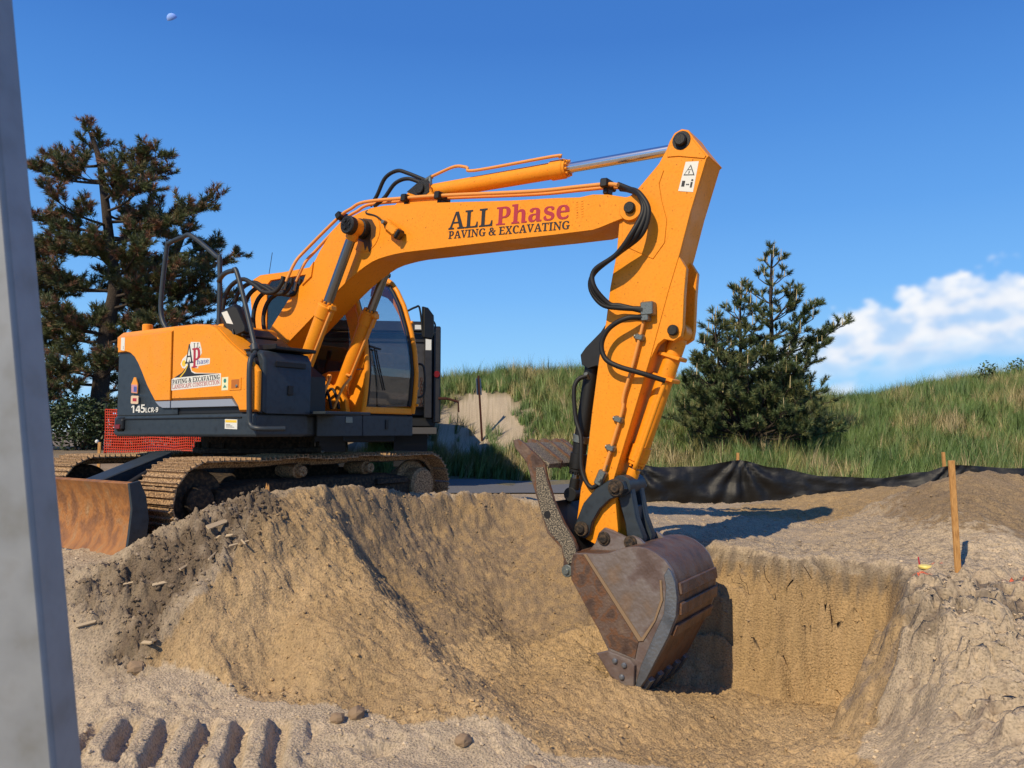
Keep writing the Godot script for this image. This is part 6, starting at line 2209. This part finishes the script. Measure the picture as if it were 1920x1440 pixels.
	cm.vertex_color_use_as_albedo = true
	cm.roughness = 0.95
	var cl := multi(self, "sand_clods", lump(1.0, 77, 0.85, 0.9), cm, where, colors)
	tag(cl, "crumbs and small clods of loose sand and soil", "clods", "", "stuff")
	# galvanised post close to the camera
	var gp := thing("metal_post", Vector3(-0.332, -0.78, -0.877))
	tag(gp, "grey galvanised square post leaning close beside the camera", "post")
	mb = MB.new()
	mb.xf = Transform3D(Basis(Vector3(0, 0, 1), deg_to_rad(7.3)), Vector3.ZERO)
	mb.box(Vector3(-0.03, 1.35, 0), Vector3(0.114, 2.9, 0.054), 0.005)
	part(gp, "tube", mb, M.galv)
	var mo := MB.new()
	var mp := Vector3(-182.2, 222.2, -400.0)
	var back := (Vector3(0, 1.03, 0) - mp).normalized()
	var ux := Vector3.UP.cross(back).normalized()
	var uy := back.cross(ux)
	# the sunlit part of the disc, upper and sunward side
	var ring: Array = []
	for i in 25:
		var a := deg_to_rad(30.0) + PI * i / 24.0
		ring.append([cos(a), sin(a)])
	var lim: Array = []
	for i in 25:
		var a := deg_to_rad(30.0) + PI * i / 24.0
		var along := cos(a - deg_to_rad(30.0))
		var across := -0.22 * sin(a - deg_to_rad(30.0))
		var t := deg_to_rad(30.0)
		lim.append([along * cos(t) - across * sin(t), along * sin(t) + across * cos(t)])
	var R := 2.75
	var at3 := func(c: Array) -> Vector3:
		var z := sqrt(maxf(0.0, 1.0 - c[0] * c[0] - c[1] * c[1]))
		return (ux * c[0] + uy * c[1] + back * z) * R
	for i in 24:
		for j in 6:
			var g := func(a: int, b: int) -> Array:
				var f := b / 6.0
				return [lerpf(ring[a][0], lim[a][0], f), lerpf(ring[a][1], lim[a][1], f)]
			var p0: Vector3 = at3.call(g.call(i, j))
			var p1: Vector3 = at3.call(g.call(i + 1, j))
			var p2: Vector3 = at3.call(g.call(i + 1, j + 1))
			var p3: Vector3 = at3.call(g.call(i, j + 1))
			mo.quad_n(p0, p1, p2, p3, p0 / R, p1 / R, p2 / R, p3 / R)
	var moon := part(self, "moon", mo, M.moon)
	moon.position = mp
	tag(moon, "pale half moon high in the clear blue sky", "moon")


func trees() -> void:
	big_pine("pine_tree", "tall dark pine with reddish shoots and a straight trunk behind the excavator",
		[Vector3(-11.96, 0.3, -22.0), Vector3(-11.78, 2.25, -22.0), Vector3(-11.65, 3.94, -22.0), Vector3(-11.46, 5.18, -22.0), Vector3(-11.66, 6.58, -22.0), Vector3(-11.84, 7.84, -22.0), Vector3(-12.03, 8.94, -22.0), Vector3(-12.31, 9.75, -22.0)], 0.26,
		[Vector3(-10.03, 8.92, -21.5), Vector3(-13.44, 9.1, -22.5), Vector3(-13.75, 8.63, -22.0), Vector3(-8.95, 7.74, -22.3), Vector3(-9.09, 7.08, -21.0), Vector3(-10.22, 7.83, -21.0), Vector3(-13.42, 7.13, -21.2), Vector3(-10.66, 7.0, -23.0), Vector3(-12.39, 6.48, -21.0), Vector3(-14.25, 5.59, -22.5), Vector3(-9.18, 5.54, -20.8), Vector3(-10.11, 5.93, -20.6), Vector3(-12.74, 4.1, -21.0), Vector3(-9.67, 4.1, -21.0), Vector3(-12.43, 2.8, -21.3), Vector3(-13.6, 2.71, -22.0), Vector3(-11.66, 5.13, -23.5), Vector3(-13.6, 4.0, -22.8), Vector3(-14.0, 6.6, -22.5)], 0.3)
	big_pine("pine_tree", "second pine leaning over behind the excavator, its crown spreading past the handrail",
		[Vector3(-12.3, 0.35, -24.0), Vector3(-11.66, 3.6, -24.0), Vector3(-11.08, 5.3, -24.0), Vector3(-10.61, 6.6, -24.0), Vector3(-10.3, 7.4, -24.0)], 0.2,
		[Vector3(-8.92, 6.57, -24.0), Vector3(-8.68, 5.04, -23.0), Vector3(-9.13, 4.27, -24.5), Vector3(-9.26, 5.65, -22.8), Vector3(-9.83, 7.2, -25.0), Vector3(-12.61, 6.45, -25.0), Vector3(-9.61, 3.75, -23.0), Vector3(-10.55, 3.1, -23.0)], 0.16)
	big_pine("pine_tree", "pine mostly hidden behind the grey post and the taller pines",
		[Vector3(-15.6, 0.35, -23.0), Vector3(-15.4, 3.0, -23.0), Vector3(-15.2, 5.5, -23.0), Vector3(-15.0, 7.6, -23.0)], 0.2,
		[Vector3(-13.6, 5.2, -23.0), Vector3(-13.8, 3.6, -22.6), Vector3(-14.0, 6.4, -23.0), Vector3(-16.6, 5.0, -23.0), Vector3(-13.4, 2.4, -22.4)], 0.1)
	young_pine()
	var g := "shrubs under the tall pines"
	var lb := "dense green leafy shrub growing under the tall pines"
	for s in [[-12.9, 20.6, 0.95, 1.7], [-11.4, 20.4, 0.8, 1.5], [-10.2, 20.8, 0.8, 1.6], [-13.9, 21.2, 0.9, 1.9], [-9.0, 21.4, 0.9, 1.4], [-15.0, 20.8, 0.9, 1.8]]:
		leafy("shrub", lb, Vector3(s[0], ground_height(s[0], s[1]) - 0.05, -s[1]), s[2], s[3], 2600, Color(0.036, 0.058, 0.018), g)
	leafy("dune_shrub", "narrow spiky green bush on the crest of the dune", Vector3(14.6, ground_height(14.6, 23.6) - 0.1, -23.6), 0.35, 0.9, 260, Color(0.06, 0.1, 0.03), "bushes on the dune crest")
	leafy("dune_shrub", "broader low green bush on the crest of the dune", Vector3(15.7, ground_height(15.7, 23.8) - 0.1, -23.8), 0.4, 0.8, 260, Color(0.06, 0.1, 0.03), "bushes on the dune crest")


func _ready() -> void:
	rng.seed = 20240
	# camera
	var cam := Camera3D.new()
	cam.name = "camera"
	cam.fov = 53.0
	cam.near = 0.05
	cam.far = 1500.0
	cam.position = Vector3(0, 1.03, 0)
	cam.rotation.x = atan(90.0 / 1444.0)
	var ca := CameraAttributesPhysical.new()
	ca.frustum_focal_length = 24.07
	ca.exposure_aperture = 10.0
	ca.frustum_focus_distance = 9.0
	cam.attributes = ca
	add_child(cam)
	cam.fov = 53.0
	# sky, exposure
	var we := WorldEnvironment.new()
	we.name = "world_environment"
	var e := Environment.new()
	e.background_mode = Environment.BG_SKY
	e.sky = make_sky()
	e.tonemap_mode = Environment.TONE_MAPPER_LINEAR
	e.tonemap_exposure = 1.0
	e.sdfgi_enabled = true
	e.ssao_enabled = true
	e.ssil_enabled = true
	we.environment = e
	add_child(we)
	# sun, behind the camera to the west
	var sun := DirectionalLight3D.new()
	sun.name = "sun"
	sun.light_energy = 1.45
	sun.light_color = Color(1.0, 0.93, 0.8)
	sun.light_angular_distance = 0.5
	sun.shadow_enabled = true
	var el := deg_to_rad(42.0)
	var to := Vector3(-0.585 * cos(el), sin(el), 0.811 * cos(el)).normalized()
	add_child(sun)
	sun.look_at_from_position(Vector3.ZERO, -to, Vector3.UP)
	materials()
	make_ground()
	print("ground done")
	make_excavator()
	print("excavator done")
	trees()
	print("trees done")
	dune_grass()
	site()
	print("all done")
